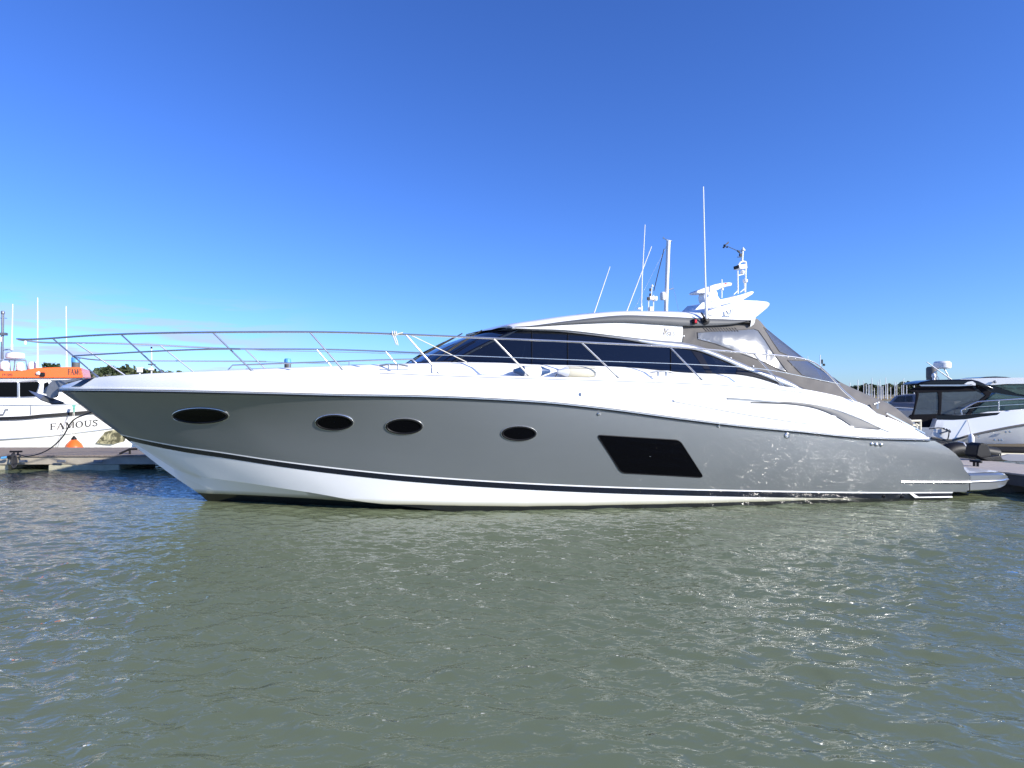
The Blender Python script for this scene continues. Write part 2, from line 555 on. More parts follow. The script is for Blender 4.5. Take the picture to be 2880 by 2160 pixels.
def serif_text(mb, s, place, bold=1.0):
    """place(x, y, k) -> world point for letter units; k = 0 back, 1 front."""
    x = 0.0
    for ch in s:
        if ch == 'O':
            a = []
            for k in range(28):
                t = 2 * math.pi * k / 28
                a.append(((.46 + .43 * math.cos(t), .5 + .52 * math.sin(t)), (.46 + .27 * math.cos(t), .5 + .45 * math.sin(t))))
            vs = []
            for (o1, i1) in a:
                vs += [place(x + o1[0], o1[1], 1), place(x + i1[0], i1[1], 1), place(x + o1[0], o1[1], 0), place(x + i1[0], i1[1], 0)]
            fs = []
            for k in range(28):
                b, c = 4 * k, 4 * ((k + 1) % 28)
                fs += [(b, b + 1, c + 1, c), (b, c, c + 2, b + 2), (b + 1, b + 3, c + 3, c + 1)]
            mb.add(vs, fs)
            x += 0.98
            continue
        adv, strokes = SERIF[ch]
        for q, (pts, wd) in enumerate(strokes):
            wd = wd * bold
            kk = 1 + 0.06 * q
            L, R = [], []
            for i, p in enumerate(pts):
                a = pts[max(i - 1, 0)]; b = pts[min(i + 1, len(pts) - 1)]
                dx, dy = b[0] - a[0], b[1] - a[1]
                l = math.hypot(dx, dy)
                nx, ny = -dy / l * wd / 2, dx / l * wd / 2
                L.append((p[0] + nx, p[1] + ny)); R.append((p[0] - nx, p[1] - ny))
            vs = []
            for l_, r_ in zip(L, R):
                vs += [place(x + l_[0], l_[1], kk), place(x + r_[0], r_[1], kk), place(x + l_[0], l_[1], 0), place(x + r_[0], r_[1], 0)]
            fs = []
            for k in range(len(pts) - 1):
                b, c = 4 * k, 4 * k + 4
                fs += [(b, b + 1, c + 1, c), (b, c, c + 2, b + 2), (b + 1, b + 3, c + 3, c + 1)]
            e = 4 * (len(pts) - 1)
            fs += [(0, 2, 3, 1), (e, e + 1, e + 3, e + 2)]
            mb.add(vs, fs)
        x += adv + 0.06
    return mb


# ------------------------------------------------------------------ water
def water_material():
    """Turbid harbour water: light scattered back from the silt below a rippled mirror surface."""
    m = bpy.data.materials.new('harbour_water')
    m.use_nodes = True
    t = m.node_tree
    t.nodes.clear()
    o = N(t, 'ShaderNodeOutputMaterial')
    tc = N(t, 'ShaderNodeTexCoord')
    no = N(t, 'ShaderNodeTexNoise', Scale=0.35, Detail=3.0)
    t.links.new(tc.outputs['Object'], no.inputs['Vector'])
    mx = N(t, 'ShaderNodeMix', data_type='RGBA')
    mx.inputs[6].default_value = (0.148, 0.176, 0.100, 1)
    mx.inputs[7].default_value = (0.176, 0.202, 0.114, 1)
    t.links.new(no.outputs['Fac'], mx.inputs[0])
    body = N(t, 'ShaderNodeBsdfDiffuse')
    t.links.new(mx.outputs[2], body.inputs['Color'])
    up = N(t, 'ShaderNodeCombineXYZ')
    up.inputs[2].default_value = 1.0
    t.links.new(up.outputs[0], body.inputs['Normal'])
    mp_ = N(t, 'ShaderNodeMapping')
    mp_.inputs['Rotation'].default_value = (0, 0, math.radians(22))
    mp_.inputs['Scale'].default_value = (1.0, 1.8, 1.0)
    t.links.new(tc.outputs['Object'], mp_.inputs[0])
    n1 = N(t, 'ShaderNodeTexNoise', Scale=4.6, Detail=2.0, Roughness=0.5, Distortion=0.2)
    t.links.new(mp_.outputs[0], n1.inputs['Vector'])
    b1 = N(t, 'ShaderNodeBump', Strength=1.0, Distance=0.060)
    # calmer in the lee of the hull, ruffled in slow patches further out
    sp = N(t, 'ShaderNodeSeparateXYZ')
    t.links.new(tc.outputs['Object'], sp.inputs[0])
    lee = N(t, 'ShaderNodeMapRange', interpolation_type='SMOOTHSTEP')
    for k, v in (('From Min', -7.0), ('From Max', -2.2), ('To Min', 1.0), ('To Max', 0.45)):
        lee.inputs[k].default_value = v
    t.links.new(sp.outputs['Y'], lee.inputs['Value'])
    n3 = N(t, 'ShaderNodeTexNoise', Scale=0.55, Detail=2.0)
    t.links.new(mp_.outputs[0], n3.inputs['Vector'])
    pt = N(t, 'ShaderNodeMapRange')
    for k, v in (('From Min', 0.35), ('From Max', 0.65), ('To Min', 0.55), ('To Max', 1.0)):
        pt.inputs[k].default_value = v
    t.links.new(n3.outputs['Fac'], pt.inputs['Value'])
    ml = N(t, 'ShaderNodeMath', operation='MULTIPLY')
    t.links.new(lee.outputs[0], ml.inputs[0]); t.links.new(pt.outputs[0], ml.inputs[1])
    t.links.new(ml.outputs[0], b1.inputs['Strength'])
    t.links.new(n1.outputs['Fac'], b1.inputs['Height'])
    n2 = N(t, 'ShaderNodeTexNoise', Scale=17.0, Detail=2.0, Roughness=0.5)
    t.links.new(mp_.outputs[0], n2.inputs['Vector'])
    b2 = N(t, 'ShaderNodeBump', Strength=1.0, Distance=0.003)
    t.links.new(n2.outputs['Fac'], b2.inputs['Height'])
    t.links.new(b2.outputs[0], b1.inputs['Normal'])
    gl = N(t, 'ShaderNodeBsdfGlossy')
    gl.inputs['Roughness'].default_value = 0.05
    fr = N(t, 'ShaderNodeFresnel', IOR=1.45)
    t.links.new(b1.outputs[0], gl.inputs['Normal'])
    t.links.new(b1.outputs[0], fr.inputs['Normal'])
    ms = N(t, 'ShaderNodeMixShader')
    t.links.new(fr.outputs[0], ms.inputs[0])
    t.links.new(body.outputs[0], ms.inputs[1]); t.links.new(gl.outputs[0], ms.inputs[2])
    t.links.new(ms.outputs[0], o.inputs[0])
    return m


def build_water():
    # graded sheet of waves where the photograph looks closely, flat sea to the horizon around it
    xs = np.concatenate([np.linspace(-30, -8, 190, endpoint=False), np.linspace(-8, 20, 1120, endpoint=False), np.linspace(20, 48, 240)])
    ys = np.concatenate([np.linspace(-14.0, -1.0, 520, endpoint=False), np.linspace(-1.0, 12.0, 180)])
    Xg, Yg = np.meshgrid(xs, ys)
    Z = np.zeros_like(Xg)
    main = math.radians(62)
    for k in range(110):
        lam = float(np.exp(RNG.uniform(math.log(0.13), math.log(0.85))))
        th = main + RNG.normal(0, 0.62)
        amp = 0.0027 * (lam / 0.5) ** 0.95 * RNG.uniform(0.5, 1.4)
        kx, ky = 2 * math.pi / lam * math.cos(th), 2 * math.pi / lam * math.sin(th)
        ph = kx * Xg + ky * Yg + RNG.uniform(0, 6.28)
        # slow groups so the chop comes in patches
        gx, gy = RNG.normal(0, 0.35, 2)
        env = 0.65 + 0.35 * np.sin(gx * Xg + gy * Yg + RNG.uniform(0, 6.28))
        w_ = np.sin(ph)
        Z += amp * env * (w_ - 0.28 * np.cos(2 * ph))
    ex = np.clip(np.minimum(Xg - xs[0], xs[-1] - Xg) / 4, 0, 1)
    ey = np.clip(np.minimum(Yg - ys[0], ys[-1] - Yg) / 2, 0, 1)
    lee = np.clip((-2.2 - Yg) / 4.8, 0, 1)
    Z *= 0.55 + 0.45 * lee * lee * (3 - 2 * lee)
    Z *= ex * np.where(Yg < -10, np.clip((Yg - ys[0]) / 0.6, 0, 1), ey)
    nx, ny = len(xs), len(ys)
    co = np.stack([Xg, Yg, Z], -1).reshape(-1, 3)
    i = np.arange(ny - 1)[:, None] * nx + np.arange(nx - 1)[None, :]
    q = np.stack([i, i + 1, i + nx + 1, i + nx], -1).reshape(-1, 4)
    B = 1500.0
    x0, x1, y0, y1 = xs[0], xs[-1], ys[0], ys[-1]
    ring = np.array([(x0, y0, 0), (x1, y0, 0), (x1, y1, 0), (x0, y1, 0), (-B, -B, 0), (B, -B, 0), (B, B, 0), (-B, B, 0)])
    o = len(co)
    q2 = np.array([(4, 5, 1, 0), (5, 6, 2, 1), (6, 7, 3, 2), (7, 4, 0, 3)]) + o
    co = np.concatenate([co, ring]); q = np.concatenate([q, q2])
    me = bpy.data.meshes.new('water')
    me.vertices.add(len(co)); me.vertices.foreach_set('co', co.astype(np.float32).ravel())
    me.loops.add(q.size); me.loops.foreach_set('vertex_index', q.astype(np.int32).ravel())
    me.polygons.add(len(q)); me.polygons.foreach_set('loop_start', np.arange(0, q.size, 4, dtype=np.int32))
    me.update(calc_edges=True)
    me.polygons.foreach_set('use_smooth', np.ones(len(q), bool))
    me.materials.append(water_material())
    ob = bpy.data.objects.new('water', me)
    ob['kind'] = 'structure'
    COL.objects.link(ob)


build_water()

# ------------------------------------------------------------------ the big grey yacht
yacht = thing('motor_yacht', (0, 0, 0), 'large grey and white sports motor yacht moored side-on across the whole view', 'motor yacht')

wS = pch([(-.2, .0), (0, 0.02), (.12, .3), (.3, .5), (.6, .75), (1, .98), (1.5, 1.27), (2.3, 1.64), (3.2, 1.96), (4.8, 2.18), (6.5, 2.30), (9, 2.38), (12, 2.4), (15, 2.36), (17, 2.27), (18.6, 2.16)])
wB = pch([(1.085, 0), (1.5, .25), (2, .48), (3, .90), (4.5, 1.37), (6.5, 1.77), (9, 2.02), (12, 2.12), (15, 2.14), (19, 2.06)])
wC = pch([(2.05, 0.0), (2.6, .33), (3.3, .65), (4.5, 1.15), (5.5, 1.45), (6.3, 1.62), (8, 1.82), (10, 1.97), (13, 2.05), (18, 2.0)])
sheer_pts = [(0, 0, P(170, 1100, 0)[2])] + [on(u, v, wS) for u, v in ((300, 1101), (484, 1104), (760, 1110), (960, 1115), (1158, 1118), (1500, 1133), (1684, 1151), (1898, 1179), (2097, 1203), (2240, 1216), (2425, 1234), (2609, 1240))]
zS = pch([(p[0], p[2]) for p in sheer_pts])
S_END = sheer_pts[-1][0]
boot_pts = [P(338, 1221, 0)] + [on(u, v, wB) for u, v in ((500, 1253.6), (608, 1269), (775, 1294), (961, 1317), (1140, 1335), (1600, 1363.5), (1900, 1374), (2242, 1381), (2500, 1384), (2727, 1383))]
zB = pch([(p[0], p[2]) for p in boot_pts])
B0, B_END = boot_pts[0][0], boot_pts[-1][0]
chine_pts = [P(488, 1318, 0)] + [on(u, v, wC, 4) for u, v in ((554, 1338), (717, 1362), (880, 1386.5), (1021, 1411), (1113, 1421))]
zC = pch([(p[0], p[2]) for p in chine_pts] + [(8, -.07), (11, -.13), (18, -.15)])
C0 = chine_pts[0][0]
stem = [P(u, v, 0) for u, v in ((338, 1221), (434, 1299), (499, 1347), (568, 1395), (586, 1411))]
zK = pch([(p[0], p[2]) for p in stem] + [(3.5, -.22), (5, -.55), (7.5, -.85), (12, -.95), (18, -.85)])

NT = 120
TAU = [(i / NT) ** 1.45 for i in range(NT + 1)]
aft = [on(u, v, lambda s: 2.14, 17) for u, v in ((2727, 1383), (2727, 1335), (2709, 1329), (2697, 1306), (2683, 1287), (2657, 1266), (2609, 1240))]
z_lo, z_hi = aft[0][2], aft[-1][2]
aft_s = pch([((p[2] - z_lo) / (z_hi - z_lo), p[0]) for p in aft])


def side_pt(tau, f):
    """Topside point: tau along the hull, f = 0 boot line .. 1 sheer."""
    ss, sb = S_END * tau, B0 + (B_END - B0) * tau
    a, b = (sb, wB(sb), zB(sb)), (ss, wS(ss), zS(ss))
    if tau == 0:
        a = boot_pts[0]; b = (0, 0, zS(0))
    s, w, z = [a[i] + (b[i] - a[i]) * f for i in range(3)]
    fl = 0.22 * math.exp(-((tau - .20) / .16) ** 2) * min(1, tau / .05)
    w -= fl * 4 * f * (1 - f) * (0.6 + 0.8 * f) * .8
    w += 0.035 * 4 * f * (1 - f) * min(1, max(0, (tau - .4) / .2))
    k = min(1, max(0, (tau - .90) / .10)); k = k * k * (3 - 2 * k)
    s += k * (aft_s(f) - (B_END + (S_END - B_END) * f))
    return s, w, z


FS = [0, .06, .14, .2, .28, .36, .45, .55, .65, .75, .84, .92, 1.0]
rows = [[W(side_pt(t, f)) for t in TAU] for f in FS]
hm = MB().grid(rows)
hull_bvh = BVHTree.FromPolygons([tuple(p) for p in hm.v], hm.f)
tr = []
for f, r in zip(FS, rows):
    p = r[-1]
    tr.append([Vector((p.x - 0.05 * (1 - (c * c)) * 0, p.y * c, p.z)) for c in np.linspace(1, -1, 9)])
hm.mirror()
hm.grid(tr)
# underside of the aft sponson
hull = hm.build('hull', M['grey'], yacht, angle=30)


def boot_off(s0, dz, off=0.004):
    """Point on the lower hull side dz below the boot line, proud by off."""
    c = (zB(s0) - dz)
    den = max(0.05, zB(s0) - zC(max(s0, C0)))
    f = min(1, dz / den)
    wc_ = wC(s0) if s0 > C0 else 0
    zc_ = zC(s0) if s0 > C0 else zK(s0)
    w = wB(s0) + (wc_ - wB(s0)) * f
    return s0, max(0.0, w) + off, zB(s0) + (zc_ - zB(s0)) * f


def lower_pt(tau, f):
    sb, sc = B0 + (17.55 - B0) * tau, C0 + (17.45 - C0) * tau
    a, b = (sb, wB(sb), zB(sb)), (sc, wC(sc), zC(sc))
    if tau == 0:
        s = sb + (sc - sb) * f
        return s, 0.0, zK(s)
    return [a[i] + (b[i] - a[i]) * f for i in range(3)]


def strip(f_top, f_bot, off):
    r = []
    for f in (f_top, f_bot):
        r.append([W((p[0], p[1] + off, p[2])) for p in (lower_pt(t, f(t)) for t in TAU)])
    return r


lm = MB()
lm.grid([[W(lower_pt(t, f)) for t in TAU] for f in (0, .1, .25, .4, .55, .7, .85, 1)])
# chine flat then bottom to the keel
def bot_pt(tau, f):
    a = lower_pt(tau, 1)
    s = a[0]
    if f == 0.0:
        return a
    if f < 0.11:
        return s, max(0, a[1] - 0.06 * min(1, tau * 6)), a[2] - 0.005
    k = (f - .1) / .9
    w0 = max(0, a[1] - 0.06 * min(1, tau * 6))
    zk = zK(s)
    z = a[2] - .005 + (zk - a[2] + .005) * k
    # a spray strake part-way down
    z += 0.02 * math.exp(-((k - .42) / .05) ** 2) * min(1, tau * 8) * (-1)
    return s, w0 * (1 - k), z


lm.grid([[W(bot_pt(t, f)) for t in TAU] for f in (0, .1, .25, .4, .44, .48, .52, .56, .7, .85, 1)])
lm.mirror()
e0 = [W(lower_pt(1, f)) for f in (0, .5, 1)] + [W(bot_pt(1, f)) for f in (.5, 1)]
lm.add(e0 + [Vector((p.x, -p.y, p.z)) for p in e0[:-1]][::-1], [tuple(range(9))])
lower = lm.build('lower_hull', M['bottom'], yacht, angle=30)


def fr(dz):
    return lambda t: min(0.9, dz / max(0.12, (lower_pt(t, 0)[2] - lower_pt(t, 1)[2])))


def band(name, d0, d1, m, off):
    return pair(MB().grid(strip(fr(d0), fr(d1), off)), name, m, lower)


band('pinstripe', 0.0, 0.026, M['white'], 0.006)
band('boot_stripe', 0.027, 0.135, M['navy'], 0.006)

def bpx(u, v, off=.014):
    s_, w_, z_ = on(u, v, wB, 17)
    return W((s_, w_ + off, z_))


pair(MB().add([bpx(*p) for p in ((2556, 1387), (2566, 1387), (2582, 1397), (2676, 1395), (2678, 1399), (2572, 1400))] + [bpx(*p, .004) for p in ((2556, 1387), (2566, 1387), (2582, 1397), (2676, 1395), (2678, 1399), (2572, 1400))],
     [(0, 1, 2, 3, 4, 5)] + [(i, (i + 1) % 6, 6 + (i + 1) % 6, 6 + i) for i in range(6)]), 'stripe_chevron', M['white'], lower, smooth=False)

# rubbing strake along the sheer: white moulding lip, dark insert, steel bead
def sheer_path(dw, dz, n=90, s0=0.0):
    return [W((s, wS(s) + dw, zS(s) + dz)) for s in (s0 + (S_END - s0) * (i / (n - 1)) ** 1.5 for i in range(n))]


class Both(MB):
    def build(self, *a, **k):
        o = MB.build(self, *a, **k)
        tw = MB()
        tw.v = [Vector((p.x, -p.y, p.z)) for p in self.v]
        tw.f = [tuple(q)[::-1] for q in self.f]
        tw.build(*a, **k)
        return o


def both(mb_fn):
    m_ = Both(); mb_fn(m_); return m_


rub = both(lambda q: q.tube(sheer_path(0.02, 0.015), 0.03, 8)).build('rub_rail', M['navy'], yacht)
both(lambda q: q.tube(sheer_path(0.045, 0.02), 0.011, 6)).build('steel_bead', M['steel'], rub)
both(lambda q: q.tube(sheer_path(0.012, 0.055), 0.024, 6)).build('moulding_lip', M['white'], rub)

# ---- deck moulding (white bulwark above the strake)
ins = pch([(0, .0), (1, .05), (4, .12), (8, .2), (12, .3), (16, .36), (18.6, .12)])
wE = lambda s: max(0.0, wS(s) - ins(s))
edge_px = ((239, 1067), (278, 1061), (350, 1055.5), (434, 1050), (651, 1044), (967, 1041), (1239, 1051), (1492, 1059), (1743, 1064), (1977, 1070), (2204, 1087), (2327, 1107), (2408, 1129), (2445, 1144), (2459, 1160), (2480, 1166), (2529, 1186), (2570, 1208), (2600, 1228))
edge_pts = [on(u, v, wE) for u, v in edge_px]
zE = pch([(0, zS(0) + .06)] + [(p[0], p[2]) for p in edge_pts if p[0] > 0.1] + [(S_END + .02, zS(S_END) + .03)])
dk = MB()
SD = [S_END * (i / 110) ** 1.35 for i in range(111)]


def bul_pt(s, f):
    zs, ze = zS(s) + .05, max(zE(s), zS(s) + .055)
    ws, we = wS(s), wE(s)
    bulge = 0.10 * min(1, s / 2) * min(1, (S_END - s) / 3) * 4 * f * (1 - f) * .5
    return s, ws + (we - ws) * f ** 1.6 + bulge * 0.4, zs + (ze - zs) * f


brows = [[W(bul_pt(s, f)) for s in SD] for f in (0, .15, .3, .45, .6, .75, .86, .94, 1)]
dk.grid(brows)
bul_bvh = BVHTree.FromPolygons([tuple(p) for p in dk.v], dk.f)
deck_rows = [[W(bul_pt(s, 1)) for s in SD]]
deck_rows.append([W((s, max(0, wE(s) - .06), zE(s) + .004)) for s in SD])
deck_rows.append([W((s, max(0, wE(s) * .5), zE(s) + .02)) for s in SD])
deck_rows.append([W((s, 0, zE(s) + .03)) for s in SD])
dk.grid(deck_rows)
dk.mirror()
deck = dk.build('deck_moulding', M['white'], yacht, angle=30)


def cast(u, v, bvh, off=0.0):
    d = ray(u, v)
    loc, nor, idx, dist = bvh.ray_cast(CAM, d, 60)
    if loc is None:
        return None
    if nor.dot(d) > 0:
        nor = -nor
    return loc + nor * off, nor


def patch_on(bvh, poly, off, n=10):
    """Fan of a convex photograph outline laid on a hull surface (rings from the centre)."""
    cu, cv = sum(p[0] for p in poly) / len(poly), sum(p[1] for p in poly) / len(poly)
    rings = []
    for k in range(n + 1):
        f = max(k / n, 0.02)
        ring = []
        for (u, v) in poly:
            h = cast(cu + (u - cu) * f, cv + (v - cv) * f, bvh, off)
            ring.append(h[0])
        rings.append(ring)
    return rings


def dense(poly, k=6):
    o = []
    for i in range(len(poly)):
        a, b = poly[i], poly[(i + 1) % len(poly)]
        for j in range(k):
            o.append((a[0] + (b[0] - a[0]) * j / k, a[1] + (b[1] - a[1]) * j / k))
    return o


def rounded(poly, r, k=5):
    o = []
    n = len(poly)
    for i in range(n):
        p, a, b = Vector(poly[i]), Vector(poly[i - 1]), Vector(poly[(i + 1) % n])
        p1 = p + (a - p).normalized() * r
        p2 = p + (b - p).normalized() * r
        for j in range(k + 1):
            t = j / k
            o.append(tuple(p1 * (1 - t) ** 2 + p * 2 * t * (1 - t) + p2 * t * t))
    return o


# portholes (both sides) and the long hull window
for (cu, cv, ru, rv) in ((564, 1169, 80, 22.5), (940.5, 1188, 54, 23), (1136.5, 1199, 53, 23), (1459, 1219, 50, 21.5)):
    ell = [(cu + ru * .93 * math.cos(2 * math.pi * k / 36), cv + rv * .88 * math.sin(2 * math.pi * k / 36)) for k in range(36)]
    rings = patch_on(hull_bvh, ell, 0.006, 5)
    rim = patch_on(hull_bvh, [(cu + ru * math.cos(2 * math.pi * k / 36), cv + rv * math.sin(2 * math.pi * k / 36)) for k in range(36)], 0.008, 1)[-1]
    for sgn in (1, -1):
        fl = lambda p: Vector((p.x, p.y * sgn, p.z))
        mb = MB()
        mb.tube([fl(p) for p in rim] + [fl(rim[0])], 0.008, 6)
        po = mb.build('porthole', M['steel'], yacht)
        mb = MB().grid([[fl(p) for p in r] for r in rings], True)
        mb.build('glass', M['port_glass'], po)
        mb = MB().tube([fl(p) for p in rings[-1]] + [fl(rings[-1][0])], 0.018, 6)
        mb.build('gasket', M['black'], po)
hw = [(1678, 1223), (1911, 1237.5), (1979, 1343), (1747, 1330)]
hwp = rounded(hw, 13)
rings = patch_on(hull_bvh, hwp, 0.007, 10)
for sgn in (1, -1):
    fl = lambda p: Vector((p.x, p.y * sgn, p.z))
    win = MB().grid([[fl(p) for p in r] for r in rings], True).build('hull_window', M['port_glass'], yacht)
    MB().tube([fl(p) for p in rings[-1]] + [fl(rings[-1][0])], 0.008, 6).build('window_trim', M['black'], win)

# small skin fittings on the topside
for (u, v, r) in ((1684, 1164, .032), (2021, 1198, .032), (2451, 1249, .036), (2464, 1250, .036), (2478, 1251, .036)):
    h, nrm = cast(u, v, hull_bvh, 0.0)
    MB().lathe(h, [(r, -.01), (r, .012), (r * .7, .022), (r * .25, .024)], 14, nrm).build('skin_fitting', M['steel'], yacht)
h, nrm = cast(2213, 1225, hull_bvh, 0.0)
fit = MB().lathe(h, [(.055, -.01), (.055, .012), (.04, .02), (.034, .012), (.02, .012)], 18, nrm).build('shore_power_inlet', M['steel'], yacht)
for (u, v) in ((1142, 1341), (1674, 1374), (2488, 1397), (2540, 1398)):
    s, w, z = on(u, v, wB)
    f = MB().lathe(W((s, w - .03, z)), [(.03, -.01), (.03, .02), (.02, .026), (.016, .01)], 12, (0, -1, 0)).build('drain_outlet', M['black'], lower)

# long steel rubbing bar and swim platform
bar = [on(u, v, lambda s: 2.185, 17) for u, v in ((2533, 1355.5), (2600, 1356), (2690, 1356), (2728, 1355.5))]
plat_w = 1.95
pp = [(2729, 1332), (2760, 1331), (2830, 1333), (2834, 1345), (2838, 1352), (2822, 1367), (2806, 1377), (2729, 1382)]
s0p = P(2729, 1356, 2.1)[0] - .22
s1p = P(2838, 1352, 1.9)[0]
zt, zb = 0.62, 0.27
zt = P(2760, 1331, 2.0)[2]; zb = P(2760, 1380, 2.0)[2]


def plat_w_at(s, z):
    k = (s - s0p) / (s1p - s0p)
    return 2.10 - 0.10 * k - 0.25 * max(0, k - .75) * 2


pr = []
prof = []
for k in np.linspace(0, 1, 12):
    s = s0p + (s1p - s0p) * k
    b_ = zb + (0.09 * max(0, (k - .55) / .45) ** 1.3 if k > .55 else 0)
    t_ = zt - 0.02 * k
    if k > .97:
        b_ += .05; t_ -= .05
    w = plat_w_at(s, 0)
    pr.append([(s, 0, b_), (s, w - .05, b_), (s, w, b_ + .03), (s, w, (t_ + b_) / 2), (s, w, t_ - .03), (s, w - .04, t_), (s, 0, t_)])
pm = MB().grid([[W(q) for q in r] for r in pr])
for r in (pr[0], pr[-1]):
    pm.add([W(q) for q in r], [tuple(range(len(r)))])
platform = pm.mirror().build('swim_platform', M['grey'], yacht, angle=40)
MB().add([W((s, c * (plat_w_at(s, 0) - .12), zt + .004)) for s in np.linspace(s0p + .02, s1p - .1, 6) for c in (1, -1)],
         [(2 * i, 2 * i + 1, 2 * i + 3, 2 * i + 2) for i in range(5)]).build('platform_top', M['white'], platform)
seam_r = []
for dz_, dw_ in ((zt + .003, -.5), (zt + .003, -.04), (zt - .03, .004), ((zt + zb) / 2, .004), (zb + .03, .004), (zb - .002, -.05)):
    seam_r.append(Vector((s0p + .222, -(plat_w_at(s0p + .222, 0) + dw_), dz_)))
pair(MB().tube(seam_r, .007, 5), 'platform_seam', M['black'], platform)
bar2 = [Vector((s, -(plat_w_at(s, 0) + .012), P(2729, 1355.5, 2.1)[2])) for s in np.linspace(s0p, s1p - .03, 8)]
both(lambda q: q.tube([W(p) for p in bar], 0.022, 8)).build('rubbing_bar', M['steel'], yacht)
both(lambda q: q.tube(bar2, 0.022, 8)).build('rubbing_bar', M['steel'], platform)
# stern drive legs and trim gear under the platform
both(lambda q: q.tube([Vector((17.6, -1.5, .25)), Vector((17.9, -1.5, .12)), Vector((18.0, -1.5, -.4))], 0.07, 8)).build('exhaust_pipe', M['black'], yacht)

# bow band, navy and white
bb = MB()
for (sa, sb_) in ((0.36, 0.60),):
    rws = []
    for f in np.linspace(0.04, 1.0, 9):
        row = []
        for k in np.linspace(0, 1, 6):
            s = sa + (sb_ - sa) * k + 0.36 * f
            p = bul_pt(s, f)
            row.append(W((p[0] - .002, p[1] + .007, p[2] + .004)))
        rws.append(row)
    bb.grid(rws)
pair(bb, 'bow_band', M['navy'], deck)

# silver intake fin on each quarter and its grooves
fin_up = [(2110, 1132), (2180, 1133), (2240, 1133.5), (2327, 1150), (2385, 1169), (2437, 1190), (2474, 1206)]
fin_lo = [(2110, 1134.5), (2180, 1136), (2240, 1140), (2298, 1151), (2350, 1172), (2385, 1193), (2400, 1202), (2472, 1209)]


def strip_on(up, lo, n, off_u, off_l):
    U = spline([Vector((u, v, 0)) for u, v in up], n)
    L = spline([Vector((u, v, 0)) for u, v in lo], n)
    rws = []
    for k, kk in ((0, 0), (.0, 1), (.25, .9), (.5, .6), (.75, .8), (1, 1), (1, 0)):
        row = []
        for a, b in zip(U, L):
            q = a.lerp(b, k)
            h = cast(q.x, q.y, bul_bvh, 0)
            row.append(h[0] + h[1] * (off_u * kk + .002 * (1 - kk)) if h else None)
        rws.append(row)
    ok = [all(r[i] is not None for r in rws) for i in range(n)]
    return [[r[i] for i in range(n) if ok[i]] for r in rws]


pair(MB().grid(strip_on(fin_up, fin_lo, 44, .022, .01)), 'intake_fin', M['fin'], deck)


def ridge(pts, r, name='shade_line_ridge', m='white', off=0.004):  # raised ridge shaped to cast the shade line of a moulded recess
    path = []
    for q in spline([Vector((u, v, 0)) for u, v in pts], 40):
        h = cast(q.x, q.y, bul_bvh, off)
        if h:
            path.append(h[0])
    return pair(MB().tube(path, r, 6), name, M[m], deck)


ridge([(1632, 1110), (1760, 1108), (1900, 1110), (2049, 1116), (2176, 1126), (2240, 1129), (2330, 1144), (2400, 1168), (2470, 1200), (2500, 1212)], 0.04)
ridge([(1893, 1126), (1905, 1129.5), (2097, 1164), (2240, 1185.5), (2320, 1194), (2398, 1202)], 0.028)
ridge([(2148, 1152), (2240, 1161), (2350, 1171)], 0.016)
ridge([(1975, 1136), (2100, 1155), (2240, 1177), (2330, 1186)], 0.006)
both(lambda q: q.tube([cast(u, 1122.5 + (u - 2045) * .07, bul_bvh, .012)[0] for u in range(2045, 2190, 8)], .014, 6)).build('recess_shadow_strip', M['silver'], deck)  # silver strip put in for the shadow under the recess lip

pair(MB().tube([W((q[0], q[1] + .003, q[2])) for q in (bul_pt(x_, .9) for x_ in np.linspace(6.0, 14.2, 60))], .006, 5), 'deck_seam', M['alu'], deck)

# ---- coachroof over the fore cabins
cr_w = pch([(1.7, .25), (2.2, .75), (3, 1.15), (4, 1.38), (5, 1.5), (6.6, 1.6), (8, 1.64)])
cr_z = pch([(1.7, 2.44), (2.2, 2.50), (3, 2.56), (4, 2.60), (5, 2.64), (6, 2.68), (6.6, 2.70), (7.3, 2.72), (8, 2.72)])
cm = MB()
cs_ = np.linspace(1.7, 8.0, 50)
cm.grid([[W(q) for q in [(s, cr_w(s) + .05, 2.30), (s, cr_w(s) + .02, cr_z(s) - .10), (s, cr_w(s) - .02, cr_z(s) - .045), (s, cr_w(s) - .09, cr_z(s) - .01), (s, cr_w(s) * .7, cr_z(s)), (s, cr_w(s) * .35, cr_z(s) + .01), (s, 0, cr_z(s) + .012)]] for s in cs_])
coach = cm.mirror().build('coachroof', M['white'], yacht)
# hand rails on the coachroof
for sg in (1, -1):
    pth = [W((s, sg * (cr_w(s) * .72), cr_z(s) + .085)) for s in np.linspace(3.35, 6.7, 16)]
    pth = [W((3.27, sg * cr_w(3.3) * .72, cr_z(3.3)))] + pth + [W((6.78, sg * cr_w(6.7) * .72, cr_z(6.7)))]
    hr = MB().tube(pth, .014, 8)
    for s in (4.4, 5.5):
        hr.tube([W((s, sg * cr_w(s) * .72, cr_z(s) - .01)), W((s, sg * cr_w(s) * .72, cr_z(s) + .085))], .01, 6)
    hr.build('hand_rail', M['steel'], coach)

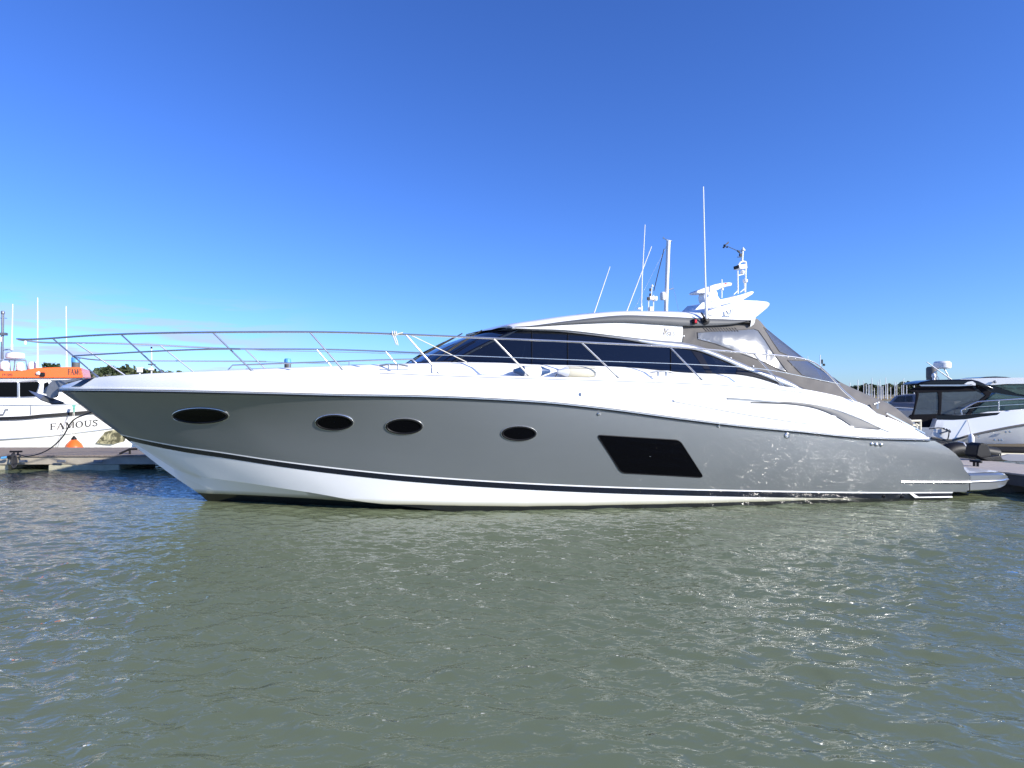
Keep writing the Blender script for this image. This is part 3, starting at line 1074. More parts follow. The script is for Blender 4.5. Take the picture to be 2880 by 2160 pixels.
# ---- deckhouse: sill below the windows
sill_px = ((1269, 1018), (1400, 1020), (1500, 1024.5), (1640, 1027.5), (1739, 1031), (1937, 1047), (2081, 1052), (2200, 1078), (2300, 1102))
sill = [P(u, v, 1.56) for u, v in sill_px]
zW = pch([(6.5, 2.715)] + [(p[0], p[2]) for p in sill])
ds = np.linspace(7.0, sill[-1][0], 60)
hs = MB()
hs.grid([[W((s, w, z)) for s in ds] for w, z in ((1.70, 2.0),)] + [[W((s, 1.66, min(zW(s) - .08, 2.6))) for s in ds], [W((s, 1.60, zW(s) - .02)) for s in ds], [W((s, 1.55, zW(s))) for s in ds], [W((s, 1.45, zW(s))) for s in ds]])
house = hs.mirror().build('deckhouse_side', M['white'], yacht)

# ---- windscreen
base_c = spline([(6.62, 0, 2.70), (6.70, .5, 2.70), (6.88, 1.0, 2.70), (7.38, 1.54, 2.70)], 22)
top_c = spline([(7.98, 0, 3.34), (8.06, .45, 3.345), (8.30, .88, 3.36), (8.80, 1.27, 3.37)], 22)
ws = MB().grid([[W(a.lerp(b, k)) + Vector((0, 0, .045 * 4 * k * (1 - k))) for a, b in zip(base_c, top_c)] for k in np.linspace(0, 1, 9)])
screen = ws.mirror().build('windscreen', M['screen_glass'], yacht)
both(lambda q: q.tube([W(p) + Vector((0, 0, .02)) for p in base_c], .03, 6)).build('screen_gasket', M['black'], screen)
for sg in (1, -1):
    pil = [W(p) for p in (base_c[-1].lerp(top_c[-1], k) for k in np.linspace(0, 1, 9))]
    pil = [Vector((p.x, p.y * sg, p.z + .045 * 4 * k * (1 - k))) for p, k in zip(pil, np.linspace(0, 1, 9))]
    MB().tube(pil, .035, 6).build('screen_pillar', M['black_gloss'], screen)
for i in (9, 17):
    for sg in (1, -1):
        q0 = base_c[i].lerp(top_c[i], .02); q1 = base_c[i - 3].lerp(top_c[i - 3], .72)
        a = W(q0) + Vector((-.05, 0, .05)); b_ = W(q1) + Vector((-.06, 0, .10))
        a.y *= sg; b_.y *= sg
        wm = MB().tube([a, a.lerp(b_, .5) + Vector((0, 0, .03)), b_], .014, 6)
        wm.tube([a.lerp(b_, .35) + Vector((0, .03, .0)), b_ + (b_ - a) * .25 + Vector((0, .03, -.015))], .012, 6)
        wm.build('wiper', M['black'], screen)

# ---- side windows, upper frame, panel, roof
wg = lambda z: 1.55 - (z - 2.7) * 0.36          # tumblehome of the house side


def PG(u, v, off=0.0):
    w = 1.4
    for _ in range(12):
        w = wg(P(u, v, w)[2]) + off
    return P(u, v, w)


g_top = [(1460, 927), (1500, 928.5), (1599, 934), (1739, 951), (1838, 968), (1920, 978), (1975, 988), (2040, 1013), (2086, 1036)]
g_bot = [(1269, 1018), (1496, 1024.5), (1597, 1027), (1739, 1031), (1887, 1043), (1937, 1047), (2088, 1052)]
gt = pch(g_top); gb = pch(g_bot)
front = pch([(1269, 1018), (1340, 984), (1400, 956), (1460, 927)])


def pane(u0, u1, n, tri=False):
    us = np.linspace(u0, u1, n)
    rws = []
    for f in np.linspace(0, 1, 7):
        row = []
        for u in us:
            vt = front(u) if u < 1460 else gt(u)
            vb = gb(u)
            row.append(W(PG(u, vb + (vt - vb) * f)))
        rws.append(row)
    return rws


for (u0, u1) in ((1271, 1495), (1497, 1596), (1598, 1886), (1888, 2086)):
    both(lambda q: q.grid(pane(u0, u1, 30))).build('side_window', M['dark_glass'], yacht)
for u in (1496, 1597, 1887):
    both(lambda q: q.tube([W(PG(u, gb(u) + (gt(u) - gb(u)) * f, .012)) for f in np.linspace(0, 1, 6)], .008, 5)).build('window_joint', M['black'], house)
# slanting dark mullion and frame in the quarter light
for (a, b_) in (((1957, 988), (1994, 1050)), ((1975, 995), (2004, 1050))):
    pass
both(lambda q: q.grid([[W(PG(u0_, v0_, .006)) for u0_, v0_ in ((1945, 986), (1988, 1049))], [W(PG(u0_, v0_, .006)) for u0_, v0_ in ((1972, 992), (2004, 1050))]])).build('window_mullion', M['black_gloss'], house)

# grey trim above the glass, sweeping down aft as a silver arch
tr_up = [(1436, 922), (1500, 924.5), (1600, 928), (1739, 944), (1838, 955), (1922, 963), (1990, 981), (2069, 1013), (2136, 1042), (2200, 1062), (2262, 1095)]
tr_lo = [(1440, 927), (1500, 929.5), (1600, 935), (1739, 952), (1838, 969), (1922, 979), (1970, 988), (2040, 1015), (2089, 1037), (2140, 1055), (2215, 1085), (2255, 1098)]
U = spline([Vector(PG(u, v, .03)) for u, v in tr_up], 70); L = spline([Vector(PG(u, v, .03)) for u, v in tr_lo], 70)
arch = MB()
arch.grid([[W(a) + Vector((0, .05, 0)) for a in U], [W(a) for a in U], [W(a.lerp(b, .3)) + Vector((0, -.018, 0)) for a, b in zip(U, L)], [W(a.lerp(b, .7)) + Vector((0, -.018, 0)) for a, b in zip(U, L)], [W(b) for b in L], [W(b) + Vector((0, .05, 0)) for b in L]])
pair(arch, 'window_arch', M['silver'], yacht)
# dark lower quarter strip beneath the arch
dq_u = [(2075, 1035), (2136, 1053), (2215, 1084), (2275, 1098)]
dq_l = [(2070, 1050), (2136, 1062), (2200, 1080), (2272, 1101)]
both(lambda q: q.grid([[W(a) for a in spline([Vector(PG(u, v, .012)) for u, v in c], 24)] for c in (dq_u, dq_l)])).build('quarter_strip', M['black_gloss'], house)

# white side panel carrying the badge
pn_up = [(1440, 921), (1502, 918), (1600, 911), (1739, 905.5), (1840, 909), (1919, 915)]
pn_lo = [(1440, 923), (1502, 925), (1600, 929), (1739, 945), (1838, 956), (1917, 962)]
pw = 1.36
U = spline([Vector(P(u, v, pw - .02)) for u, v in pn_up], 50); L = spline([Vector(P(u, v, pw + .06)) for u, v in pn_lo], 50)
pr_ = [[W(b) + Vector((0, .10, 0)) for b in L], [W(b) for b in L]] + [[W(b.lerp(a, k)) + Vector((0, -.03 * 4 * k * (1 - k), 0)) for a, b in zip(U, L)] for k in np.linspace(.1, .9, 7)] + [[W(a) for a in U]]
pm_ = MB().grid(pr_)
pm_.grid([[r[-1] for r in pr_], [r[-1] + Vector((-.02, .25, 0)) for r in pr_]])
panel = pair(pm_, 'side_panel', M['white'], yacht)
panel_bvh = BVHTree.FromPolygons([tuple(p) for r in pr_ for p in r], [(i * 50 + j, i * 50 + j + 1, (i + 1) * 50 + j + 1, (i + 1) * 50 + j) for i in range(len(pr_) - 1) for j in range(49)])


def on_panel(u, v, off):
    h = cast(u, v, panel_bvh, off)
    return h[0] if h else PW(u, v, 1.42)


lt = MB()
def badge_poly(pp_):
    lt.add([on_panel(u, v, .012) for u, v in pp_] + [on_panel(u, v, .001) for u, v in pp_], [tuple(range(len(pp_)))] + [(i, (i + 1) % len(pp_), len(pp_) + (i + 1) % len(pp_), len(pp_) + i) for i in range(len(pp_))])
badge_poly([(1869, 923.5), (1872, 924), (1871.5, 937), (1870, 941), (1866.5, 941), (1865.5, 938)])
badge_poly([(1866.5, 941), (1870, 941), (1874, 934.5), (1881, 926), (1888, 922), (1880, 924.2), (1873.5, 931)])
vs, fs = text_verts('62 S', 13.0, 0.0, 0.0, 0.35)
lt.add([on_panel(1876 + p.x * 1.12, 942.5 - p.y * 1.05, .022) for p in vs], fs)
lt.build('badge_lettering', M['badge'], panel, smooth=False, weld=False)

# roof: grey side strake and white shell
st_up = [(1448, 919), (1502, 915), (1600, 902), (1739, 887), (1850, 889), (1950, 894), (2050, 898), (2113, 900)]
st_lo = [(1448, 920.5), (1502, 918), (1600, 911.5), (1739, 905.5), (1850, 911), (1922, 915.5), (1977, 916.5), (2057, 912), (2113, 901)]
U = spline([Vector(P(u, v, 1.37)) for u, v in st_up], 80); L = spline([Vector(P(u, v, 1.40)) for u, v in st_lo], 80)
sk = MB().grid([[W(b) + Vector((0, .22, .01)) for b in L], [W(b) for b in L]] + [[W(b.lerp(a, k)) + Vector((0, -.02 * 4 * k * (1 - k), 0)) for a, b in zip(U, L)] for k in np.linspace(.12, .88, 5)] + [[W(a) for a in U], [W(a) + Vector((0, .1, .005)) for a in U]])
strake = pair(sk, 'roof_strake', M['fin'], yacht)
ry3 = [(8.62, 1.20, 3.392)] + [P(u, v, 1.37) for u, v in st_up]
ry4 = [(8.32, .90, 3.405)] + [P(u, v, 1.08) for u, v in ((1436, 911.5), (1500, 901.5), (1607, 886.5), (1739, 876), (1850, 875), (1938, 878), (2060, 886), (2126, 894))]
ry5 = [(8.08, .47, 3.40)] + [(p[0], .5, p[2] + .05) for p in ry4[1:]]
ry6 = [(8.00, 0, 3.40)] + [(p[0], 0, p[2] + .07) for p in ry4[1:]]
RR = [spline([Vector(p) for p in r], 70) for r in (ry3, ry4, ry5, ry6)]
rf_rows = [[W(a) for a in RR[0]]]
for k in (.35, .7):
    rf_rows.append([W(a.lerp(b, k)) + Vector((0, -.03, .025)) for a, b in zip(RR[0], RR[1])])
rf_rows += [[W(a) for a in r] for r in RR[1:]]
rf = MB().grid(rf_rows)
ends = [r[-1] for r in rf_rows]
rf.grid([ends, [p + Vector((-.02, 0, -.14)) for p in ends]])
rf.grid([[W(a) for a in RR[0]], [W(Vector(a)) + Vector((0, .05, -.03)) for a in RR[0]]])
roof = rf.mirror().build('roof', M['white'], yacht)
both(lambda q: q.tube([PW(u, v, 1.14) for u, v in ((1607, 890.5), (1625, 885.5), (1680, 880.5), (1739, 877.5), (1850, 876), (1945, 879.5), (1950, 882))], .013, 6)).build('roof_rail', M['steel'], roof)
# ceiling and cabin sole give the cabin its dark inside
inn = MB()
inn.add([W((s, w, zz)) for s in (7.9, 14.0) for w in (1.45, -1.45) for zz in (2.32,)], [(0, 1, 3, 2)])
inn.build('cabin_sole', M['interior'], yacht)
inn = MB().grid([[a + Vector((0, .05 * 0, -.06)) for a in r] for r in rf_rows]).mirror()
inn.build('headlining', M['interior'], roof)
for c_, sz in (((9.9, -.75, 2.62), (1.3, .9, .6)), ((12.6, .85, 2.6), (1.8, .8, .5))):
    st = MB().box(c_, sz).build('sofa', M['leather'], yacht, bevel=.05)
st = MB().box((9.35, -.55, 2.9), (.18, .6, .7), 0, -.2).build('helm_seat', M['leather'], yacht, bevel=.05)
MB().box((8.35, -.6, 2.72), (.6, 1.2, .55), 0, .4).build('helm_console', M['interior'], yacht, bevel=.04)

# ---- spoiler wing, radar slab
w1 = [(1990, 874), (2040, 858), (2089, 844), (2130, 845.5), (2158, 848.5), (2165, 853), (2164, 859), (2157, 867), (2133, 887), (2115, 900), (2060, 896), (2005, 889), (1985, 882)]


def span(poly, wa, up=.05, n=9):
    rws = []
    for c in np.linspace(1, 0, n):
        lift = (1 - c * c) * up
        rws.append([Vector((p.x, p.y * c, p.z + lift)) for p in (PW(u, v, wa) for u, v in poly)])
    m_ = MB().grid(rws, True)
    m_.add(rws[0], [tuple(range(len(poly)))])
    return m_.mirror()


wing = span(w1, 1.33).build('spoiler_wing', M['white'], yacht, angle=50, bevel=.012)
w2 = [(1953, 872.5), (1976, 850), (2000, 846), (2051, 837), (2085, 828), (2112, 819), (2118.5, 819), (2121, 821.5), (2117, 827), (2089, 844), (2050, 857), (2014, 865), (1975, 873)]
slab = span(w2, .30, -.04).build('radar_arch', M['white'], yacht, angle=50, bevel=.012)
# open-array scanner
rb = [(1958, 822), (1962, 817), (1978, 811), (2010, 800), (2030, 795.5), (2050, 794), (2058, 795), (2062, 799), (2057, 803), (2035, 807), (2022, 814), (2010, 819), (1985, 824), (1965, 825)]
def slab_of(poly, wa, wb):
    a = [PW(u, v, wa) for u, v in poly]
    return MB().prism(a, (0, wa - wb, 0))
scan = slab_of(rb, .28, -.02).build('radar_scanner', M['tank'], slab, bevel=.015)
pd = [(1982, 824), (2012, 815), (2019, 822), (2019, 831), (2026, 841), (2028, 847), (1984, 852), (1980, 842), (1979, 832)]
slab_of(pd, .24, .02).build('radar_pedestal', M['tank'], slab, bevel=.02)
MB().add([PW(u, v, .288) for u, v in ((2038, 796.5), (2045, 796), (2043, 799.5), (2039, 800))], [(0, 1, 2, 3)]).build('maker_mark', M['red'], scan)
MB().tube([PW(2030, 786, .45), PW(2030, 838, .45)], .012, 6).tube([PW(2031, 810, .45), PW(2031, 816, .45)], .03, 8).build('stub_antenna', M['tank'], slab)

# light mast on the arch
lmast = MB()
for pts in (((2074.5, 761), (2075.5, 826)), ((2098, 742), (2096, 822)), ((2094, 790), (2095, 822))):
    lmast.tube([PW(u, v, .35) for u, v in pts], .016, 8)
lmast.tube([PW(u, v, .35) for u, v in ((2064, 828), (2075, 817))], .012, 6).tube([PW(u, v, .35) for u, v in ((2082, 822), (2094, 812))], .012, 6)
lmast.tube([PW(u, v, .35) for u, v in ((2075, 775), (2092, 771))], .012, 6)
lmast.tube([PW(u, v, .35) for u, v in ((2075, 748), (2082, 738), (2090, 735), (2097, 737), (2098, 745))], .02, 8)
lmast.tube([PW(u, v, .35) for u, v in ((2089, 700), (2087, 737))], .022, 8)
lm_o = lmast.build('light_mast', M['tank'], slab)
hb = PW(2086, 751, .35)
MB().box(hb, (.17, .14, .10), 0, -.15).box(hb + Vector((-.10, 0, -.01)), (.05, .19, .085), 0, -.15).build('horn', M['tank'], lm_o, bevel=.01)
MB().box(hb + Vector((-.13, 0, -.012)), (.012, .17, .07), 0, -.15).build('horn_grille', M['black'], lm_o)
MB().lathe(PW(2088, 770, .35), [(.04, 0), (.045, .02), (.045, .06), (.02, .08)], 12).build('anchor_light', M['tank'], lm_o)
MB().lathe(PW(2096, 793, .40), [(.02, -.03), (.05, .0), (.05, .05), (.02, .07)], 12).build('deck_light', M['tank'], lm_o)
MB().lathe(PW(2090, 705, .35), [(.045, 0), (.045, .015), (.02, .05), (.008, .075)], 12).build('light_cap', M['tank'], lm_o)
wv = MB().tube([PW(2081, 711, .35), PW(2074, 705, .35)], .02, 6).tube([PW(2088, 707, .35), PW(2070, 703.5, .35), PW(2044, 692, .35)], .007, 6)
wv.box(PW(2083, 717, .35), (.05, .04, .06)).box(PW(2079, 723, .35), (.08, .02, .012))
wv.add([PW(u, v, .35) for u, v in ((2040, 687), (2049, 679), (2050, 683), (2047, 686), (2042, 689))] + [PW(u, v, .34) for u, v in ((2040, 687), (2049, 679), (2050, 683), (2047, 686), (2042, 689))], [(0, 1, 2, 3, 4), (5, 6, 7, 8, 9), (0, 1, 6, 5), (1, 2, 7, 6), (2, 3, 8, 7), (3, 4, 9, 8), (4, 0, 5, 9)])
wv.tube([PW(2038, 688, .35), PW(2038, 695, .35)], .025, 8)
for u, v in ((2045, 695), (2035, 696)):
    wv.lathe(PW(u, v, .35), [(.004, -.018), (.018, -.01), (.02, .008), (.006, .018)], 8)
wv.build('wind_sensor', M['black'], lm_o)

# whip antennas: port and starboard pair on the roof edge
ab = PW(1986, 896, 1.44)
def antenna(name, pts, r, parent, m='tank'):
    mb = MB().tube(pts, r, 8, r * .55)
    mb.tube([pts[0], pts[0].lerp(pts[-1], .13)], r * 1.5, 8)
    return mb.build(name, M[m], parent)
antenna('whip_antenna', [PW(1986.5, 897, 1.44), PW(1983, 760, 1.44), PW(1978, 525, 1.44)], .019, yacht)
MB().lathe(PW(1984, 902, 1.41), [(.085, 0), (.085, .012), (.03, .03), (.03, .07)], 16, (0, -1, .1)).tube([PW(1972, 879, 1.46), PW(1981, 893, 1.48), PW(1985, 903, 1.47)], .016, 6).build('antenna_mount', M['black'], yacht)
sl_ = MB().box(PW(1954, 904, 1.43), (.085, .06, .10), 0, 0).build('side_light', M['black'], yacht, bevel=.012)
MB().box(PW(1954, 904, 1.43) + Vector((0, -.03, 0)), (.05, .025, .07)).build('lens', M['red'], sl_, bevel=.01)
mount_shadow = MB().tube([PW(2061, 868, 1.36), PW(2059, 884, 1.36)], .010, 6).tube([PW(2042, 874, 1.36), PW(2047, 882, 1.38), PW(2050, 886, 1.38)], .014, 6).tube([PW(2042, 885, 1.38), PW(2062, 886, 1.38)], .014, 6)
mount_shadow.build('cleat', M['steel'], wing)  # no real cleat: tubes added for the antenna mount's shadow mark

# ---- cockpit cover: taupe canvas with clear panels
c_lo = [(1921, 979, 1.40), (1975, 988, 1.42), (2040, 1006, 1.47), (2069, 1016, 1.5), (2136, 1043, 1.55), (2200, 1066, 1.62), (2272, 1099, 1.74), (2345, 1116, 1.82), (2408, 1131, 1.86), (2450, 1154, 1.88), (2500, 1178, 1.88), (2556, 1205, 1.86)]
c_hi = [(1921, 913, 1.30), (1975, 914, 1.30), (2030, 910, 1.25), (2080, 902, 1.2), (2126, 895, 1.12), (2162, 930, 1.05), (2208, 966, 1.05), (2256, 1003, 1.1), (2310, 1040, 1.18), (2364, 1075, 1.28), (2440, 1110, 1.4), (2506, 1139, 1.5), (2552, 1178, 1.7)]
NL, NK = 200, 36
LO = spline([Vector(P(*p)) for p in c_lo], NL); HI = spline([Vector(P(*p)) for p in c_hi], NL)
cg = []
for k in range(NK):
    f = k / (NK - 1)
    row = []
    for i, (a, b) in enumerate(zip(LO, HI)):
        q = a.lerp(b, f)
        bulge = .10 * 4 * f * (1 - f) * min(1, i / 30)
        wr = .010 * math.sin(i * .22 + 5 * f) * math.sin(math.pi * f) * (1 if i > 70 else .4) + .006 * math.sin(i * .55 - 9 * f) * math.sin(math.pi * f)
        if 70 > i > 8 or 70 <= i < 120 and f > .4:
            wr *= .12
        row.append(W((q.x, q.y + bulge + wr, q.z + bulge * .2)))
    cg.append(row)
cross = []
for c in (.85, .6, .3, 0):
    cross.append([Vector((p.x, p.y * c, p.z + .07 * (1 - c * c) ** .8)) for p in cg[-1]])


def inside(u, v, poly):
    r = False
    for i in range(len(poly)):
        (x1, y1), (x2, y2) = poly[i - 1], poly[i]
        if (y1 > v) != (y2 > v) and u < (x2 - x1) * (v - y1) / (y2 - y1) + x1:
            r = not r
    return r


panels = [('clear_panel', 'vinyl_side', [(1961.5, 935), (2040, 930), (2120, 925), (2132, 930), (2152, 958), (2172, 990), (2196, 1022), (2214, 1046), (2196, 1042), (2176, 1032), (2148, 1018), (2120, 1007), (2090, 996), (2057, 983), (2010, 966), (1963, 954)]),
          ('clear_panel', 'vinyl_back', [(2147, 921), (2200, 957), (2260, 1005), (2228, 1005), (2192, 990), (2170, 958)]),
          ('clear_panel', 'vinyl_back', [(2214, 1013), (2270, 1015), (2345, 1064), (2362, 1078), (2335, 1077), (2290, 1067), (2254, 1054)])]
sel = [[], [], [], []]
for k in range(NK - 1):
    for i in range(NL - 1):
        c = (cg[k][i] + cg[k + 1][i + 1]) / 2
        u, v = proj(c)
        which = 0
        for n_, (_, _, poly) in enumerate(panels):
            if inside(u, v, poly):
                which = n_ + 1
        a = k * NL + i
        sel[which].append((a, a + 1, a + NL + 1, a + NL))
allv = [p for r in cg for p in r]


def subset(fs):
    used = sorted({i for q in fs for i in q}); mp2 = {a: b for b, a in enumerate(used)}
    return [allv[i] for i in used], [tuple(mp2[i] for i in q) for q in fs]


cv = MB().add(*subset(sel[0])).grid([cg[-1]] + cross).mirror()
cover = cv.build('cockpit_cover', M['canvas'], yacht)
for n_, (nm, mm, poly) in enumerate(panels):
    pair(MB().add(*subset(sel[n_ + 1])), nm, M[mm], cover)
# seams and welt along the clear panels
def on_cover(u, v, off=.008):
    h = cast(u, v, cover_bvh, off)
    return h[0] if h else None
cover_bvh = BVHTree.FromPolygons([tuple(p) for p in allv], [(k * NL + i, k * NL + i + 1, (k + 1) * NL + i + 1, (k + 1) * NL + i) for k in range(NK - 1) for i in range(NL - 1)])
seam = MB()
for n_, (_, _, poly) in enumerate(panels):
    pth = [on_cover(u, v) for u, v in dense(poly, 4)]
    pth = [p for p in pth if p is not None]
    seam.tube(pth + [pth[0]], .006, 5)
seam.build('panel_seam', M['canvas'], cover)
for u, v in ((1923, 945), (1923, 968), (1995, 985), (2055, 1007), (2118, 1030)):
    p = on_cover(u, v, .0)
    if p:
        MB().lathe(p, [(.016, 0), (.016, .012), (.006, .018)], 8, (0, -1, .2)).build('snap_fastener', M['tank'], cover)
# canvas ribs stand in for the hatched shadow under the roof overhang
shadow_ribs = MB()
for i in range(12):
    a, b_ = on_cover(1978 + i * 8, 922), on_cover(1988 + i * 8, 933)
    if a and b_:
        shadow_ribs.tube([a, b_], .006, 5)
shadow_ribs.build('overhang_shadow_ribs', M['canvas'], cover)

# ---- guard rails
wR = pch([(-.72, .0), (-.62, .20), (-.35, .38), (.08, .52), (1.5, 1.23), (3.19, 1.92), (4.8, 2.02), (6.45, 2.11), (9, 2.15), (12, 2.12), (15, 2.06), (18, 1.98)])


def onrail(u, v, s0=6):
    return on(u, v, wR, s0)


top_px = [(80, 954.6), (147.6, 951.2), (240, 944.5), (340, 940), (470, 936.5), (598, 934.7), (740, 933.8), (871, 933.8), (1000, 936), (1141, 940.8), (1265, 946), (1387.7, 951.5), (1634.5, 962.4), (1882.7, 975), (2000, 984), (2118.6, 994), (2200, 1001), (2252, 1008), (2290, 1020), (2320, 1043), (2345, 1068), (2372, 1099), (2406, 1128)]
tip = P(55, 955.5, 0)
top = [Vector(tip), Vector((tip[0] + .04, .17, tip[2]))] + [Vector(onrail(u, v, (u - 150) / 140)) for u, v in top_px]
rail_t = [W(p) for p in spline(top, 220)]
rt = MB().tube([Vector((p.x, -p.y, p.z)) for p in rail_t[:0:-1]] + rail_t, .0175, 8).build('guard_rail', M['steel'], yacht)
mid_px = [(204, 1001), (435, 988), (640, 981.5), (760, 986), (960, 990.5), (1265, 999), (1640, 1013), (1691, 1015.5), (1950, 1025), (2136, 1037), (2260, 1059), (2362, 1080)]
mid = [Vector(on(u, v, lambda s: wR(s) + .02, (u - 150) / 140)) for u, v in mid_px]
mt = [W(p) for p in spline(mid, 140)]
cut = next(i for i, p in enumerate(mt) if p.x > 3.6)
fore = mt[:cut + 1]
fr0 = Vector((mt[0].x - .12, mt[0].y * .5, mt[0].z))
MB().tube([Vector((p.x, -p.y, p.z)) for p in fore[::-1]] + [Vector((fr0.x, -fr0.y, fr0.z)), fr0] + fore, .0145, 8).build('middle_rail', M['steel'], yacht)
pair(MB().tube(mt[cut:], .006, 6), 'guard_wire', M['steel'], yacht)
tops = [(147.6, 951.2), (340, 940), (598, 934.7), (871, 933.8), (1141, 940.8), (1387.7, 951.5), (1634.5, 962.4), (1882.7, 975), (2118.6, 994)]
feet = [(278, 1061), (460, 1049), (712, 1044), (967, 1041), (1239, 1051), (1492, 1059), (1743, 1064.5), (1977, 1070.5), (2204, 1087.5)]
for (a, b_) in zip(tops, feet):
    p, q = W(onrail(*a)), W(on(b_[0], b_[1], lambda s: wE(s) - .02, 5))
    for sg in (1, -1):
        p2, q2 = Vector((p.x, p.y * sg, p.z)), Vector((q.x, q.y * sg, q.z - .01))
        st_o = MB().tube([p2, q2], .0145, 8).build('stanchion', M['steel'], yacht)
        d_ = (p2 - q2).normalized()
        MB().tube([q2, q2 + d_ * .09], .021, 8).build('stanchion_foot', M['steel'], st_o)
MB().tube([rail_t[0] + Vector((.1, 0, -.02)), rail_t[0] + Vector((.1, 0, -.09))], .022, 8).build('navigation_light', M['tank'], rt)

# ---- mooring cleats along the deck edge, horn fittings aft
for (u, v, ln) in ((1107, 1039, .5), (1862, 1057.5, .46), (2467, 1150, .12)):
    c = W(on(u, v, lambda s: wE(s) - .03, 8))
    hh = .085
    for sg in (1, -1):
        cc = Vector((c.x, c.y * sg, c.z))
        if ln > .3:
            mb = MB().tube([cc + Vector((-ln / 2, 0, hh - .025)), cc + Vector((-ln / 4, 0, hh)), cc + Vector((ln / 4, 0, hh)), cc + Vector((ln / 2, 0, hh - .025))], .016, 8)
            mb.box(cc + Vector((0, 0, -.005)), (ln, .09, .014))
            for dx in (-.08, .08):
                mb.tube([cc + Vector((dx, 0, 0)), cc + Vector((dx, 0, hh))], .017, 8)
        else:
            mb = MB().tube([cc, cc + Vector((0, 0, .13))], .022, 8).tube([cc + Vector((-.08, 0, .09)), cc + Vector((.04, 0, .13))], .018, 8)
        mb.build('mooring_cleat', M['alu'], yacht)
both(lambda q: q.tube([PW(2492, 1166, 1.95) + Vector((0, 0, .03)), PW(2530, 1186, 1.95) + Vector((0, 0, .03)), PW(2600, 1222, 2.05) + Vector((0, 0, .02))], .018, 6)).build('fairlead_strip', M['steel'], yacht)
for u, v in ((2495, 1170), (2510, 1180)):
    both(lambda q: q.tube([PW(u, v, 1.98), PW(u - 8, v + 9, 2.03)], .012, 6)).build('fairlead_pin', M['black'], deck)
# stern gate seen past the quarter
gt_ = MB()
for a, b_ in (((2588, 1183), (2588, 1216)), ((2590, 1183), (2560, 1184)), ((2560, 1184), (2563, 1200)), ((2576, 1190), (2578, 1212)), ((2566, 1196), (2584, 1196))):
    gt_.tube([PW(*a, -1.2), PW(*b_, -1.2)], .03, 6)
gt_.build('stern_gate', M['cream'], yacht)

# ---- anchor and bow roller
ar = MB()
arm = [(272, 1062), (238, 1065), (200, 1074), (160, 1088), (170, 1078), (135, 1073), (133, 1080), (130, 1095), (128, 1108), (160, 1100)]
rl_side = [(270, 1060), (228, 1066), (190, 1075), (166, 1092), (163, 1110), (152, 1119), (142, 1120), (132, 1115), (128, 1106), (133, 1088), (140, 1076), (150, 1071), (180, 1069), (222, 1064)]
for wv_ in (.13, -.10):
    ar.prism([PW(u, v, wv_) for u, v in rl_side], (0, .03, 0))
rollr = ar.build('bow_roller', M['galv'], yacht, bevel=.006)
MB().lathe(PW(143, 1108, .09), [(.075, 0), (.05, .07), (.075, .16)], 16, (0, 1, 0)).build('roller_wheel', M['black'], rollr)
an = MB()
an.prism([PW(u, v, .03) for u, v in ((235, 1062), (150, 1076), (128, 1090), (120, 1106), (126, 1108), (136, 1094), (155, 1082), (236, 1067))], (0, .05, 0))
anchor = an.build('anchor', M['galv'], yacht, bevel=.005)
fl_ = MB()
c0, c1 = PW(122, 1104, 0), PW(196, 1133, 0)
tipp = PW(80, 1098, 0)
lw, rw = PW(112, 1122, .28), PW(112, 1117, -.28)
bt = PW(186, 1133, .0)
fl_.add([tipp, lw, PW(143, 1133, .14), bt, PW(143, 1128, -.14), rw, PW(128, 1112, .0)], [(0, 1, 6), (1, 2, 6), (2, 3, 6), (3, 4, 6), (4, 5, 6), (5, 0, 6)])
fl_.add([p + Vector((.02, 0, -.03)) for p in (tipp, lw, PW(143, 1133, .14), bt, PW(143, 1128, -.14), rw, PW(128, 1112, .0))], [(0, 1, 6), (1, 2, 6), (2, 3, 6), (3, 4, 6), (4, 5, 6), (5, 0, 6)])
fl_.build('anchor_fluke', M['alu'], anchor, smooth=False)

# ------------------------------------------------------------------ loose things on the yacht
def fender(u0, u1, v, w, rad, body_m, end_m, label):
    a, b_ = P(u0, v, w), P(u1, v, w)
    c = (Vector(a) + Vector(b_)) / 2
    s, zc = c.x, zE(c.x) + rad + .012
    L_ = b_[0] - a[0]
    root = thing('boat_fender', (s, -w, zE(s)), label, 'fender', 'fenders lying on the side deck')
    ctr = Vector((s, -w, zc))
    LB, L_ = L_, L_ - .16
    prof = [(rad * .18, -L_ / 2), (rad * .42, -L_ / 2 + .03), (rad * .8, -L_ / 2 + rad * .55), (rad, -L_ / 2 + rad * 1.1), (rad, L_ / 2 - rad * 1.1), (rad * .8, L_ / 2 - rad * .55), (rad * .42, L_ / 2 - .03), (rad * .18, L_ / 2)]
    MB().lathe(ctr, prof, 20, (1, 0, 0)).build('fender_body', M[body_m], root)
    for sg in (-1, 1):
        cap = MB().lathe(ctr + Vector((sg * (LB / 2 - .04), 0, 0)), [(rad * .96, -.13), (rad * .86, -.09), (rad * .55, -.02), (rad * .34, .05), (rad * .28, .06)], 14, (sg, 0, 0))
        cap.build('fender_end', M[end_m], root)
    return root


fender(1447, 1544, 1050, 1.86, .10, 'tank', 'bluecap', 'white fender with blue ends lying on the side deck below the windows')
fender(1571, 1694, 1050, 1.86, .105, 'cream', 'tank', 'plain cream fender with pale ends lying aft of the blue-ended one')

def rope(name, pts, r, m, label, n=40):
    p = spline(pts, n)
    o = MB().tube(p, r, 6).build(name, M[m], None, base=p[0])
    return tag(o, label, 'rope')


